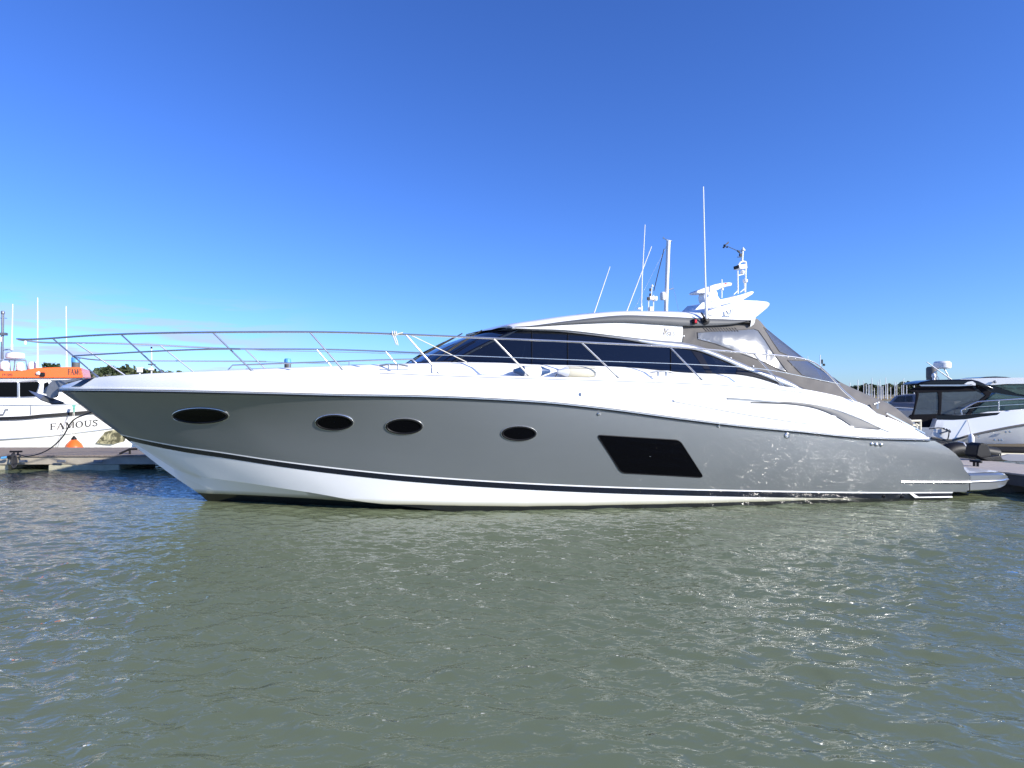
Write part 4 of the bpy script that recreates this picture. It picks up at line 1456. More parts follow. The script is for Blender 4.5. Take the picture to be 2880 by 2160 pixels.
rope('fender_line', [PW(1478, 1043, 2.0), PW(1486, 1058, 2.12), PW(1505, 1074, 2.2), PW(1526, 1082.5, 2.24), PW(1548, 1076, 2.2), PW(1560, 1062, 2.1), PW(1566, 1053, 1.95)], .010, 'rope_dark', 'dark thin line looping over the deck edge between two fenders')
rr_ = [onrail(1107, 939), ]
rp = W(rr_[0])
kn = MB()
for k, (du, dv) in enumerate(((0, 0), (6, 0), (11, 1))):
    c = PW(1103 + du, 938 + dv, wR(6.3))
    kn.tube([c + Vector((0, .035 * math.cos(t), .04 * math.sin(t))) for t in np.linspace(0, 6.28, 12)], .010, 6)
kn.tube([PW(1104, 941, 2.14), PW(1110, 956, 2.15), PW(1114, 968, 2.15), PW(1119, 971, 2.15), PW(1117, 960, 2.15), PW(1110, 944, 2.14)], .010, 6)
kn.tube([PW(1112, 942, 2.14), PW(1122, 938, 2.14), PW(1133, 935.5, 2.13)], .010, 6)
tag(kn.build('knotted_rope', M['rope_white'], None, base=rp), 'white rope end knotted around the top guard rail', 'rope')
rope('stay_line', [PW(1157, 943.5, 2.12), PW(1235, 981, 1.9), PW(1316, 1020, 1.66)], .008, 'rope_white', 'taut white line from the top guard rail down to the cabin side')

# ------------------------------------------------------------------ pontoons
def pontoon(name, a, b, depth_vec, ztop, label, deck_m, plank):
    """a -> b is the near edge (x, y); depth_vec points to the far edge."""
    a, b, dv = Vector((*a, 0)), Vector((*b, 0)), Vector((*depth_vec, 0))
    root = thing(name, (a.x, a.y, 0), label, 'pontoon')
    dk_ = MB()
    L_ = (b - a).length
    n = int(L_ / plank)
    up = Vector((0, 0, ztop))
    for i in range(n):
        p, q = a.lerp(b, (i + .03) / n), a.lerp(b, (i + .97) / n)
        dz = Vector((0, 0, random.uniform(-.003, .003)))
        vs_ = [p, q, q + dv, p + dv]
        dk_.add([x + up + dz for x in vs_] + [x + up + dz - Vector((0, 0, .035)) for x in vs_], [(0, 1, 2, 3), (0, 4, 5, 1), (1, 5, 6, 2), (2, 6, 7, 3), (3, 7, 4, 0)])
    dk_.build('decking', M[deck_m], root, smooth=False)
    return root, a, b, dv


# left pontoon (behind the yacht's bow)
fa, fb = G(-700, 1279, 16.8), G(1200, 1276, 17.1)
lp, a, b_, dv = pontoon('timber_pontoon', fa.xy, fb.xy, (FWD * 2.6).xy, .42, 'weathered timber pontoon behind the yacht bow with concrete floats', 'wood', .14)
n_ = (a - b_).normalized().cross(Vector((0, 0, 1)))
n_ = -dv.normalized()
MB().prism([a + Vector((0, 0, .385)) + dv * .02, b_ + Vector((0, 0, .385)) + dv * .02, b_ + Vector((0, 0, .16)) + dv * .02, a + Vector((0, 0, .16)) + dv * .02], dv * .03).build('fascia_board', M['fascia'], lp, smooth=False, bevel=.01)
MB().prism([a + Vector((0, 0, .385)) + dv * .95, b_ + Vector((0, 0, .385)) + dv * .95, b_ + Vector((0, 0, .16)) + dv * .95, a + Vector((0, 0, .16)) + dv * .95], dv * .03).build('fascia_board', M['fascia'], lp, smooth=False, bevel=.01)
for (u0, u1) in ((-700, -500), (-420, -215), (-130, 17), (131, 331), (500, 700), (900, 1100)):
    p, q = G(u0, 1300, 16.85), G(u1, 1300, 16.95)
    vs_ = [Vector((p.x, p.y, .155)), Vector((q.x, q.y, .155)), Vector((q.x, q.y, -.5)), Vector((p.x, p.y, -.5))]
    MB().prism([x + dv * .03 for x in vs_], dv * .9).build('concrete_float', M['float'], lp, smooth=False, bevel=.02)
for u in (66, 173, 276):
    p = G(u, 1286, 16.82)
    MB().box((p.x, p.y, .27), (.24, .05, .07), -PSI).build('edge_fitting', M['galv'], lp, bevel=.01)

cp = G(45, 1276, 17.0)
ct = thing('pontoon_cleat', (cp.x, cp.y, .425), 'black cleat wound with dark rope on the left pontoon edge', 'cleat')
MB().tube([cp.xy.to_3d() + Vector((-.16, 0, .52)), cp.xy.to_3d() + Vector((.16, 0, .52))], .025, 8).tube([cp.xy.to_3d() + Vector((-.05, 0, .42)), cp.xy.to_3d() + Vector((-.05, 0, .52))], .025, 8).tube([cp.xy.to_3d() + Vector((.05, 0, .42)), cp.xy.to_3d() + Vector((.05, 0, .52))], .025, 8).build('cleat_horn', M['black'], ct)
coil = MB()
for k in range(6):
    cx = cp.xy.to_3d() + Vector((-.04 + .016 * k, -.12 - .012 * k, .36 - .02 * k))
    coil.tube([cx + Vector(((.035 + .008 * k) * math.cos(t), .02 * math.sin(t), (.12 + .01 * k) * math.sin(t))) for t in np.linspace(0, 6.28, 14)], .016, 6)
tag(coil.build('rope_coil', M['rope_dark'], None, base=cp + Vector((0, -.1, 0))), 'coil of dark rope hanging over the left pontoon edge', 'rope')
stem_pt = W(side_pt(0.004, .52))
rope('bow_line', [stem_pt, G(205, 1183, 13.6), G(175, 1230, 14.8), G(140, 1262, 15.8), G(105, 1278, 16.4), G(72, 1283, 16.75), G(52, 1277, 16.95)], .016, 'rope_dark', 'dark mooring line sagging from the yacht stem to the left pontoon cleat')
hosep = G(15, 1288, 16.75)
hs_ = thing('hose_coupling', (hosep.x, hosep.y, .3), 'small blue hose coupling on the end of the left pontoon', 'hose fitting')
MB().tube([hosep + Vector((-.1, 0, 0)), hosep + Vector((.06, 0, .02))], .035, 10).build('coupling', M['pile_cap'], hs_)
MB().lathe(hosep + Vector((.06, 0, .02)), [(.045, 0), (.045, .05), (.03, .06)], 12, (1, 0, .1)).build('collar', M['black'], hs_)
mc = G(365, 1270, 17.3)
mc2 = thing('pontoon_cleat', (mc.x, mc.y, .425), 'dark cleat on the pontoon in shade just left of the yacht stem', 'cleat')
m0 = Vector((mc.x, mc.y, 0))
MB().tube([m0 + Vector((-.25, -.1, .44)), m0 + Vector((.0, 0, .56)), m0 + Vector((.2, 0, .56))], .03, 8).tube([m0 + Vector((0, 0, .42)), m0 + Vector((0, 0, .56))], .03, 8).build('cleat_horn', M['black'], mc2)

# right pontoon
r0, r1 = G(2640, 1306, 14.6), G(2880, 1333, 12.75)
dirr = (r1 - r0); dirr.z = 0; dirr.normalize()
back = G(2690, 1285, 16.2) - G(2706, 1313, 14.0); back.z = 0
nrm_ = Vector((-dirr.y, dirr.x, 0))
rp_, a, b_, dv = pontoon('timber_pontoon', (r0 - dirr * 6).xy, (r1 + dirr * 5).xy, (nrm_ * 2.0).xy, .44, 'pale planked pontoon beyond the yacht swim platform', 'wood_pale', .14)
for k in (.01, .97):
    MB().prism([a + dv * k + Vector((0, 0, .40)), b_ + dv * k + Vector((0, 0, .40)), b_ + dv * k + Vector((0, 0, .18)), a + dv * k + Vector((0, 0, .18))], dv * .02).build('fascia_board', M['pile'], rp_, smooth=False)
for f in (.1, .4, .7):
    p, q = a.lerp(b_, f), a.lerp(b_, f + .18)
    MB().prism([x + dv * .08 + Vector((0, 0, z)) for x, z in ((p, .18), (q, .18), (q, -.5), (p, -.5))], dv * .84).build('concrete_float', M['pile'], rp_, smooth=False)
c = G(2732, 1313, 14.2)
m0 = Vector((c.x, c.y, 0)) + nrm_ * .12
ct = thing('pontoon_cleat', (m0.x, m0.y, .445), 'black cleat on the right pontoon above the swim platform', 'cleat')
MB().tube([m0 - dirr * .13 + Vector((0, 0, .55)), m0 + dirr * .13 + Vector((0, 0, .55))], .026, 8).tube([m0 - dirr * .04 + Vector((0, 0, .44)), m0 - dirr * .04 + Vector((0, 0, .55))], .026, 8).tube([m0 + dirr * .04 + Vector((0, 0, .44)), m0 + dirr * .04 + Vector((0, 0, .55))], .026, 8).build('cleat_horn', M['black'], ct)

# ------------------------------------------------------------------ piles
def pile(u, v, d, r, cap, label, captop=.42):
    p = G(u, v, d)
    root = thing('mooring_pile', (p.x, p.y, 0), label, 'pile', 'steel mooring piles')
    MB().lathe((p.x, p.y, -1.5), [(r, 0), (r, 1.5 + p.z - captop)], 18).build('pile_shaft', M['pile'], root)
    MB().lathe((p.x, p.y, p.z - captop), [(r * 1.04, 0), (r * 1.04, captop - .06), (r * .8, captop - .01), (r * .3, captop)], 18).build('pile_cap', M[cap], root)


pile(213, 1003, 26, .16, 'pile_cap', 'dark pile with a blue cap rising behind the orange-roofed boat', .25)
pile(809, 1008, 28, .15, 'pile_cap', 'pile with a blue cap seen just above the long foredeck', .25)
pile(2620, 1031, 23, .16, 'pile', 'dark steel pile standing behind the black-topped cruiser')

# ------------------------------------------------------------------ orange-roofed work boat on the left
DW = 21.2
FRM = Frame(230, DW, .8)
GX, FX = FRM.at, FRM.n
wbp = GX(100, 1280, DW)
wb = thing('work_boat', (wbp.x, wbp.y, 0), 'white work boat with orange wheelhouse roof and black rubbing band', 'boat')


def hull_rows(near_rows, d, beam, n=40, stem_bend=1.0):
    """near_rows: list of pixel curves (u, v) for the near side; the far side mirrors across the boat's own centre line."""
    out_ = []
    for pts, inset in near_rows:
        row = []
        for q in spline([Vector((u, v, 0)) for u, v in pts], n):
            row.append((q.x, q.y, inset))
        out_.append(row)
    return out_


def boat_point(u, v, d, k):
    return GX(u, v, d) if k is None else GX(u, v, d)


# planform: half beam against pixel column, zero at the stem
def wb_half(u, full=1.75, u_stem=470, l=420):
    t = min(1, max(0, (u_stem - u) / l))
    return full * (1 - (1 - t) ** 2.2)


def wb_pt(u, v, inset, u_stem, side=1):
    hb_ = max(0.0, wb_half(u, 1.75, u_stem) - inset) if u < u_stem else 0
    d = DW + 1.75 - side * hb_
    p0 = GX(u, v, DW)            # the profile as seen at the near side distance
    p = p0 + FX * (d - DW)
    return p


rowsA = []
for (pts, inset, us) in (([(-500, 1150), (0, 1142), (200, 1139), (330, 1134), (470, 1128)], .0, 470), ([(-500, 1185), (0, 1177), (126, 1169), (250, 1160), (440, 1146)], .02, 440),
                         ([(-500, 1255), (0, 1237), (230, 1218), (290, 1212), (385, 1203)], .18, 385), ([(-500, 1290), (0, 1282), (250, 1280), (362, 1272)], .5, 362), ([(-500, 1330), (0, 1330), (250, 1328), (350, 1318)], 1.2, 350)):
    c = spline([Vector((u, v, 0)) for u, v in pts], 50)
    rowsA.append((c, inset, us))
hb_m = MB()
for sd in (1, -1):
    hb_m.grid([[wb_pt(q.x, q.y, i_, us, sd) for q in c] for c, i_, us in rowsA])
dkA = [[wb_pt(q.x, q.y + 4, .04, 470, sd) for q in rowsA[0][0]] for sd in (1, -1)]
hb_m.grid(dkA)
hb_m.add([wb_pt(c[0].x, c[0].y, i_, us, 1) for c, i_, us in rowsA] + [wb_pt(c[0].x, c[0].y, i_, us, -1) for c, i_, us in rowsA][::-1], [tuple(range(10))])
wbh = hb_m.build('hull', M['white'], wb)
for sd in (1, -1):
    bnd = [[wb_pt(q.x, q.y + dv_, -.03, us, sd) for q in c] for c, i_, us in (rowsA[1],) for dv_ in (-4.5, 4.5)]
    mbb = MB().grid([bnd[0], [p + FX * (-.03 * sd) for p in bnd[0]], [p + FX * (-.03 * sd) for p in bnd[1]], bnd[1]])
    mbb.build('rubbing_band', M['black'], wbh)
    MB().tube([wb_pt(q.x, q.y, .16, us, sd) for c, i_, us in (rowsA[2],) for q in c], .025, 6).build('spray_rail', M['alu'], wbh)
    MB().tube([wb_pt(q.x, q.y - 1, -.01, us, sd) for c, i_, us in (rowsA[0],) for q in c], .022, 6).build('gunwale', M['alu'], wbh)
MB().tube([wb_pt(86, 1142, -.02, 470), wb_pt(86, 1166, .0, 470)], .012, 6).build('seam', M['alu'], wbh)
# polished plate at the stem
pl = [[wb_pt(u, v, ins_ - .012, 385, 1) for u, v in r_] for r_, ins_ in (([(300, 1199), (320, 1200), (336, 1206), (350, 1214), (372, 1204)], .19), ([(282, 1228), (300, 1232), (322, 1236), (335, 1236), (360, 1232)], .27), ([(262, 1253), (285, 1256), (310, 1258), (325, 1254), (350, 1250)], .34))]
MB().grid(pl).build('stem_plate', M['steel_plate'], wbh)

nm = MB()
def wb_text_place(u0, v0, slope, cap, xs_, ins_=0.02):
    def f(x, y, k):
        u = u0 + x * xs_
        v = v0 - slope * (u - u0) - y * cap
        p = wb_pt(u, v, ins_, 430)
        return p - FX * (.02 + .004 * k) - FX * 0
    return f
# lettering follows the flare of the topside between band and spray rail
wb_hull_bvh = BVHTree.FromPolygons([tuple(p) for p in hb_m.v], hb_m.f)
def hull_place(u0, v0, slope, cap, xs_):
    def f(x, y, k):
        u = u0 + x * xs_; v = v0 - slope * (u - u0) - y * cap
        h_ = cast(u, v, wb_hull_bvh, .004 + .006 * k)
        return h_[0] if h_ else wb_pt(u, v, 0.1, 430)
    return f
serif_text(nm, 'FAMOUS', hull_place(140, 1209, .085, 17.5, 24.5)).build('name_lettering', M['letter'], wbh, smooth=False, weld=False)

# wheelhouse
DH = DW + .45


def wbox(poly, d0, d1, name, m, parent, bevel=.02):
    return MB().prism([GX(u, v, d0) for u, v in poly], FX * (d1 - d0)).build(name, m, parent, bevel=bevel)


whp = rounded([(-420, 1063), (128, 1062), (142, 1066), (150, 1095), (158, 1130), (240, 1135), (250, 1148), (-420, 1150)], 4, 3)
wh = wbox(whp, DH, DH + 2.4, 'wheelhouse', M['white'], wb, .04)
# raked foredeck trunk in front
wbox([(140, 1140), (152, 1103), (240, 1106), (300, 1122), (335, 1140)], DH + .3, DH + 2.0, 'fore_cabin', M['white'], wb, .05)
ro = rounded([(-430, 1044), (60, 1043), (105, 1034.5), (190, 1032), (228, 1033), (234, 1062), (200, 1062.5), (-430, 1063.5)], 4, 3)
rof = wbox(ro, DH - .18, DH + 2.6, 'roof', M['orange'], wb, .03)
wbox([(-430, 1064), (215, 1063), (222, 1068), (-430, 1070)], DH - .06, DH + 2.5, 'roof_underside', M['white'], rof, .01)
fm = MB()
serif_text(fm, 'FAMOUS', lambda x, y, k: GX(191 + x * 10.2, 1053.5 - y * 15.5, DH - .186 - .003 * k), 1.5)
# only the front of the name fits on the roof side; the rest runs round the corner
vs = [p for p in fm.v]
keep = [q for q in fm.f if all(proj(vs[i])[0] < 229.5 for i in q)]
fm2 = MB().add(vs, keep)
fm2.build('name_lettering', M['letter'], rof, smooth=False, weld=False)
vs, fs = text_verts('186593', 10.5, 0, 0.0, 0.25)
MB().add([GX(5 + p.x * .97, 1058 - p.y, DH - .188) for p in vs], fs).build('number_lettering', M['letter'], rof, smooth=False, weld=False)
for (poly) in ([(-160, 1074), (-60, 1074), (-60, 1118), (-160, 1118)], [(-50, 1074), (50, 1074), (50, 1118), (-50, 1118)], [(54, 1074), (104, 1072), (112, 1076), (110, 1088), (100, 1116), (54, 1118)]):
    wp = wbox(rounded(poly, 4, 3), DH - .02, DH + .02, 'window', M['port_glass'], wh, 0)
    pts = [GX(u, v, DH - .024) for u, v in rounded(poly, 4, 3)]
    MB().tube(pts + [pts[0]], .022, 6).build('window_frame', M['alu'], wp)
wp = wbox([(124, 1078), (134, 1074), (143, 1090), (140, 1106), (122, 1106)], DH - .02, DH + .02, 'window', M['port_glass'], wh, 0)
# roof gear
MB().lathe(GX(43, 1008, DH + 1.0), [(.28, 0), (.30, .03), (.28, .18), (.24, .20)], 24).build('radar_dome', M['tank'], rof)
fr_ = MB()
for pts in (((6, 970), (6, 1045)), ((12, 1011), (72, 1013), (78, 1042)), ((42, 1013), (38, 1045)), ((10, 984), (28, 983), (34, 988)), ((2, 1012), (2, 1045)), ((26, 1013), (30, 1045))):
    fr_.tube([GX(u, v, DH + 1.0) for u, v in pts], .025, 6)
fr_.build('gantry', M['alu'], rof)
mst = MB().tube([GX(6, 1010, DH + 1.1), GX(8, 884, DH + 1.1)], .045, 8).tube([GX(-6, 894.5, DH + 1.1), GX(20, 895, DH + 1.1)], .01, 6)
mst.lathe(GX(8, 884, DH + 1.1), [(.05, 0), (.06, .03), (.06, .09), (.04, .12)], 12).box(GX(9, 939.5, DH + 1.1), (.22, .2, .09))
mst.build('signal_mast', M['galv'], rof)
MB().box(GX(1, 955, DH + 1.1), (.12, .1, .16)).build('mast_light', M['tank'], rof, bevel=.02)
for (u, v, wdt) in ((92, 1016, .30), (57, 1018, .26), (13, 1015, .30)):
    p = GX(u, v, DH + .9)
    MB().lathe(p + Vector((0, 0, -.30)), [(wdt * .42, 0), (wdt * .5, .05), (wdt * .5, .22), (wdt * .3, .28)], 14).build('roof_canister', M['tank'], rof)
fl3 = GX(120, 1053, DH - .2)
MB().box(fl3, (.14, .12, .14), .3).build('flood_light', M['black'], rof, bevel=.02)
MB().lathe(GX(103, 1051, DH - .19), [(.03, 0), (.06, .03), (.06, .1), (.03, .12)], 12, (.9, -.3, .2)).build('horn', M['tank'], rof)
for (u0, v0, u1, v1) in ((33, 984, 35.8, 855), (105.5, 1040, 105.8, 837), (187.5, 1034, 185.8, 861)):
    antenna('whip_antenna', [GX(u0, v0, DH + .6), GX((u0 + u1) / 2, (v0 + v1) / 2, DH + .6), GX(u1, v1, DH + .6)], .026, rof, 'mast_white')
MB().tube([wb_pt(-40, 1168, -.02, 470), wb_pt(10, 1166, -.02, 470), wb_pt(16, 1152, -.02, 470), wb_pt(24, 1152, -.02, 470)], .03, 6).build('deck_cleat', M['galv'], wb)

# orange buoy fender with its green lashing
bf = wb_pt(208, 1245, -.25, 420)
bt_ = thing('buoy_fender', (bf.x, bf.y, bf.z - .3), 'orange teardrop buoy fender hanging from a green lashing', 'fender')
MB().lathe(GX(208, 1236, DW - .3), [(.08, 0), (.13, -.04), (.24, -.16), (.30, -.30), (.29, -.42), (.2, -.55), (.05, -.6)], 20).build('buoy', M['orange'], bt_)
MB().lathe(GX(208, 1236, DW - .3), [(.09, -.02), (.085, .04), (.04, .09), (.035, .12)], 12).build('buoy_neck', M['black'], bt_)
MB().tube([GX(208, 1228, DW - .3), GX(208.5, 1190, DW - .25), GX(209, 1160, DW - .15)], .010, 5).tube([GX(201, 1228, DW - .3), GX(203, 1190, DW - .25), GX(206, 1160, DW - .15)], .008, 5).build('buoy_line', M['rope_white'], bt_)
gl_ = MB()
for k in range(5):
    gl_.tube([GX(204 + 2 * k, 1140, DW - .08), GX(206 + k, 1148, DW - .16), GX(208, 1160 + k, DW - .12)], .018, 5)
gl_.build('lashing', M['green_rope'], bt_)

# ------------------------------------------------------------------ right-hand cruisers
DC = 18.2
FRM1 = Frame(2610, DC, .4)
GX, FX = FRM1.at, FRM1.n


def gp(u, v, d):
    return GX(u, v, d)


c1p = GX(2760, 1250, DC)
cr1 = thing('cabin_cruiser', (c1p.x, c1p.y, 0), 'white cruiser with black hardtop and smoked canvas enclosure at the right edge', 'motor boat')


def cr_half(u):
    t = min(1, max(0, (3400 - u) / 560))
    return 1.6 * (1 - (1 - t) ** 2)


def cpt(u, v, inset, side=1):
    return GX(u, v, DC) + FX * (1.6 - side * max(0, cr_half(u) - inset))


cr_rows = [([(2636, 1178), (2717, 1167), (2813, 1159), (2880, 1153.6), (3100, 1142), (3400, 1134)], 0), ([(2618, 1228), (2674, 1236), (2726, 1222), (2880, 1192), (3100, 1166), (3385, 1148)], -.04), ([(2614, 1237), (2674, 1241), (2726, 1227), (2880, 1197), (3100, 1172), (3380, 1153)], .02),
           ([(2645, 1250), (2700, 1250), (2800, 1249), (2880, 1249), (3100, 1247), (3330, 1240)], .15), ([(2645, 1300), (2700, 1300), (2880, 1300), (3100, 1300), (3300, 1290)], .8)]
cm_ = MB()
for sd in (1, -1):
    cm_.grid([[cpt(q.x, q.y, i_, sd) for q in spline([Vector((u, v, 0)) for u, v in pts], 40)] for pts, i_ in cr_rows])
e1 = [cpt(pts[0][0], pts[0][1], i_, 1) for pts, i_ in cr_rows] + [cpt(pts[0][0], pts[0][1], i_, -1) for pts, i_ in cr_rows[::-1]]
cm_.add(e1, [tuple(range(len(e1)))])
cm_.grid([[cpt(q.x, q.y + 1, .03, sd) for q in spline([Vector((u, v, 0)) for u, v in cr_rows[0][0]], 40)] for sd in (1, -1)])
crh = cm_.build('hull', M['white'], cr1)
both_ = MB()
for sd in (1, -1):
    both_.tube([cpt(q.x, q.y + 2, -.03, sd) for q in spline([Vector((u, v, 0)) for u, v in cr_rows[1][0]], 40)], .035, 6)
both_.build('rub_rail', M['pile'], crh)
MB().grid([[cpt(u, v, -.012) for u, v in c_] for c_ in (((2632, 1168), (2700, 1168), (2717, 1166), (2760, 1162), (2813, 1160)), ((2634, 1180), (2680, 1181), (2717, 1179), (2760, 1172), (2804, 1167)))]).build('dark_coaming', M['black_gloss'], crh)
MB().grid([[cpt(u, v, .1) for u, v in c_] for c_ in (((2645, 1250), (2750, 1250), (2880, 1249), (3100, 1247)), ((2645, 1259), (2750, 1259), (2880, 1258), (3100, 1256)))]).build('bottom_strip', M['mud'], crh)  # mud-brown strip along the foot of the hull
for u, v in ((2750, 1227), (2796, 1237), (2808, 1237), (2815, 1237), (2827, 1215), (2838, 1214)):
    MB().lathe(cpt(u, v, -.02), [(.03, 0), (.03, .02), (.02, .03)], 10, -FX).build('skin_fitting', M['steel'], crh)
# aft platform
MB().prism([GX(u, v, DC + .3) for u, v in ((2600, 1238), (2668, 1243), (2672, 1251), (2640, 1250))], FX * 2.6).build('swim_platform', M['white'], crh, bevel=.02)
MB().tube([cpt(2650, 1205, -.05), cpt(2668, 1215, -.12), cpt(2664, 1208, -.12), cpt(2658, 1212, -.12), cpt(2640, 1219, -.06)], .02, 6).build('mooring_cleat', M['galv'], crh)
tag(MB().tube([cpt(2655, 1205, -.12), cpt(2662, 1212, -.14), cpt(2663, 1225, -.10), cpt(2661, 1236, -.08)], .016, 6).tube([cpt(2612, 1206, -.02), cpt(2635, 1203, -.05), cpt(2652, 1204, -.1)], .014, 6).build('stern_line', M['rope_dark'], None, base=cpt(2650, 1205, 0)), 'grey stern line hanging from the cleat of the black-topped cruiser', 'rope')
# hanging fender
hf = cpt(2722, 1234, -.16)
hft = thing('hanging_fender', hf, 'pale cylinder fender hanging on the white cruiser hull at the right', 'fender')
MB().lathe(hf, [(.02, .16), (.05, .12), (.075, .06), (.075, -.14), (.05, -.2), (.02, -.22)], 16).build('fender_body', M['tank'], hft)
MB().tube([hf + Vector((0, 0, .15)), cpt(2720, 1181, -.02)], .008, 5).build('fender_line', M['rope_white'], hft)

# enclosure: canvas hoops and smoked panels
DE = DC + .25
can = [(2555, 1095), (2580, 1087), (2640, 1085), (2720, 1078), (2755, 1085), (2790, 1103), (2782, 1114), (2745, 1140), (2722, 1166), (2712, 1172), (2600, 1178), (2566, 1172), (2572, 1150), (2582, 1105), (2556, 1102)]
def ring_strip(poly_out, poly_in, d, m, name, parent):
    n = len(poly_out)
    mb = MB()
    o1 = [GX(u, v, d) for u, v in poly_out]; i1 = [GX(u, v, d) for u, v in poly_in]
    mb.grid([o1, i1], True)
    mb.grid([[p + FX * .03 for p in o1], o1], True).grid([i1, [p + FX * .03 for p in i1]], True)
    return mb.build(name, M[m], parent, smooth=False)


enc = MB()
top_b = [(2553, 1098), (2566, 1092), (2584, 1086), (2640, 1085), (2700, 1084), (2735, 1086), (2745, 1100), (2680, 1102), (2640, 1103), (2584, 1105), (2566, 1103)]
for d_, sg in ((DE, 1), (DE + 1.15, -1)):
    enc = MB()
    enc.prism([GX(u, v, d_) for u, v in top_b], FX * .05 * sg)
    for st_ in ([(2577, 1103), (2585, 1104), (2583, 1120), (2578, 1140), (2570, 1172), (2563, 1172), (2571, 1150), (2576, 1125)],
                [(2637, 1102), (2649, 1102), (2649, 1130), (2648, 1150), (2645, 1172), (2636, 1172), (2640, 1150), (2640, 1120)],
                [(2745, 1086), (2758, 1086), (2790, 1104), (2786, 1110), (2740, 1150), (2726, 1170), (2714, 1170), (2736, 1140), (2772, 1112)],
                [(2562, 1166), (2645, 1164), (2712, 1170), (2712, 1180), (2632, 1181), (2620, 1202), (2590, 1202), (2556, 1172)]):
        enc.prism([GX(u, v, d_) for u, v in st_], FX * .05 * sg)
    eo = enc.build('enclosure', M['black_canvas'], cr1, bevel=.01)
    encl = eo if sg == 1 else encl
for poly, mm in (([(2583, 1104), (2638, 1103), (2640, 1120), (2640, 1150), (2637, 1167), (2570, 1167), (2577, 1140), (2582, 1120)], 'vinyl_dark'), ([(2649, 1102), (2745, 1100), (2772, 1112), (2736, 1140), (2714, 1169), (2645, 1167), (2648, 1150)], 'vinyl_dark')):
    for d_ in (DE + .02, DE + 1.13):
        a_ = [GX(u, v, d_) for u, v in poly]
        MB().add(a_, [tuple(range(len(a_)))]).build('clear_panel', M[mm], encl, smooth=False)
MB().box(GX(2690, 1150, DE + 1.3), (1.4, 1.4, .5), -PSI).box(GX(2610, 1165, DE + 1.3), (1.0, 1.6, .3), -PSI).build('cockpit_seat', M['leather'], cr1, bevel=.05)
ht = [(2579, 1080), (2592, 1074), (2620, 1068.5), (2680, 1067), (2735, 1067), (2755, 1072), (2800, 1092), (2790, 1096), (2750, 1086), (2700, 1084), (2600, 1083)]
htp = MB().prism([GX(u, v, DE - .08) for u, v in ht], FX * 1.0).build('hardtop', M['black_gloss'], cr1, bevel=.04)
MB().prism([GX(u, v, DE - .1) for u, v in ((2585, 1082), (2708, 1081.5), (2735, 1080), (2735, 1084), (2700, 1086), (2590, 1086))], FX * .02).build('hardtop_trim', M['alu'], htp)
MB().prism([GX(u, v, DE - .1) for u, v in ((2712, 1080), (2722, 1074), (2735, 1072), (2744, 1078), (2744, 1084), (2725, 1083))], FX * .02).build('white_flash', M['white'], htp)
# windscreen and lower white house running forward
DF = DC + .3
MB().prism([GX(u, v, DF) for u, v in ((2726, 1168), (2775, 1122), (2800, 1104), (2830, 1110), (2900, 1118), (3060, 1130), (3160, 1146))], FX * 2.5).build('cabin', M['green_glass'], cr1, bevel=.03)
MB().prism([GX(u, v, DF - .04) for u, v in ((2726, 1168), (2780, 1158), (2813, 1156), (2900, 1149), (3100, 1144), (3100, 1156), (2880, 1160))], FX * 2.58).build('cabin_base', M['white'], cr1, bevel=.02)
rlc = MB().tube([cpt(u, v, .1) for u, v in ((2710, 1166), (2708, 1154), (2732, 1140), (2755, 1130), (2790, 1127.5), (2880, 1122), (3000, 1117), (3150, 1113))], .022, 6).tube([cpt(u, v, .1) for u, v in ((2712, 1152), (2760, 1144), (2880, 1137), (3100, 1128))], .008, 6)
for u, v, u2, v2 in ((2815, 1126, 2814, 1156), (2900, 1121, 2897, 1153)):
    rlc.tube([cpt(u, v, .1), cpt(u2, v2, .1)], .018, 6)
rlc.build('guard_rail', M['steel'], cr1)
# radome on its frame, leaning whip
RD = GX(2650, 1034, DE + 1.3)
rdm = MB().lathe(RD, [(.20, -.03), (.225, .0), (.225, .15), (.18, .20), (.05, .21)], 24).build('radar_dome', M['tank'], htp)
fr2 = MB()
for pts in (((2640, 1036), (2628, 1052), (2636, 1070)), ((2655, 1036), (2666, 1055), (2668, 1070)), ((2628, 1050), (2640, 1062), (2641, 1070)), ((2630, 1045), (2622, 1062), (2632, 1076))):
    fr2.tube([GX(u, v, DE + 1.3) for u, v in pts], .016, 6)
fr2.build('radar_frame', M['steel'], rdm)
MB().tube([GX(2679, 1070, DE + .9), GX(2606, 1018, DE + .9)], .022, 8, .012).build('whip_antenna', M['mast_white'], htp)
fgp = GX(2626, 1062, DE + .9)
MB().lathe(fgp, [(.03, -.15), (.05, -.1), (.03, -.02), (.06, .04), (.05, .1), (.02, .14)], 10).build('search_light', M['tank'], htp)

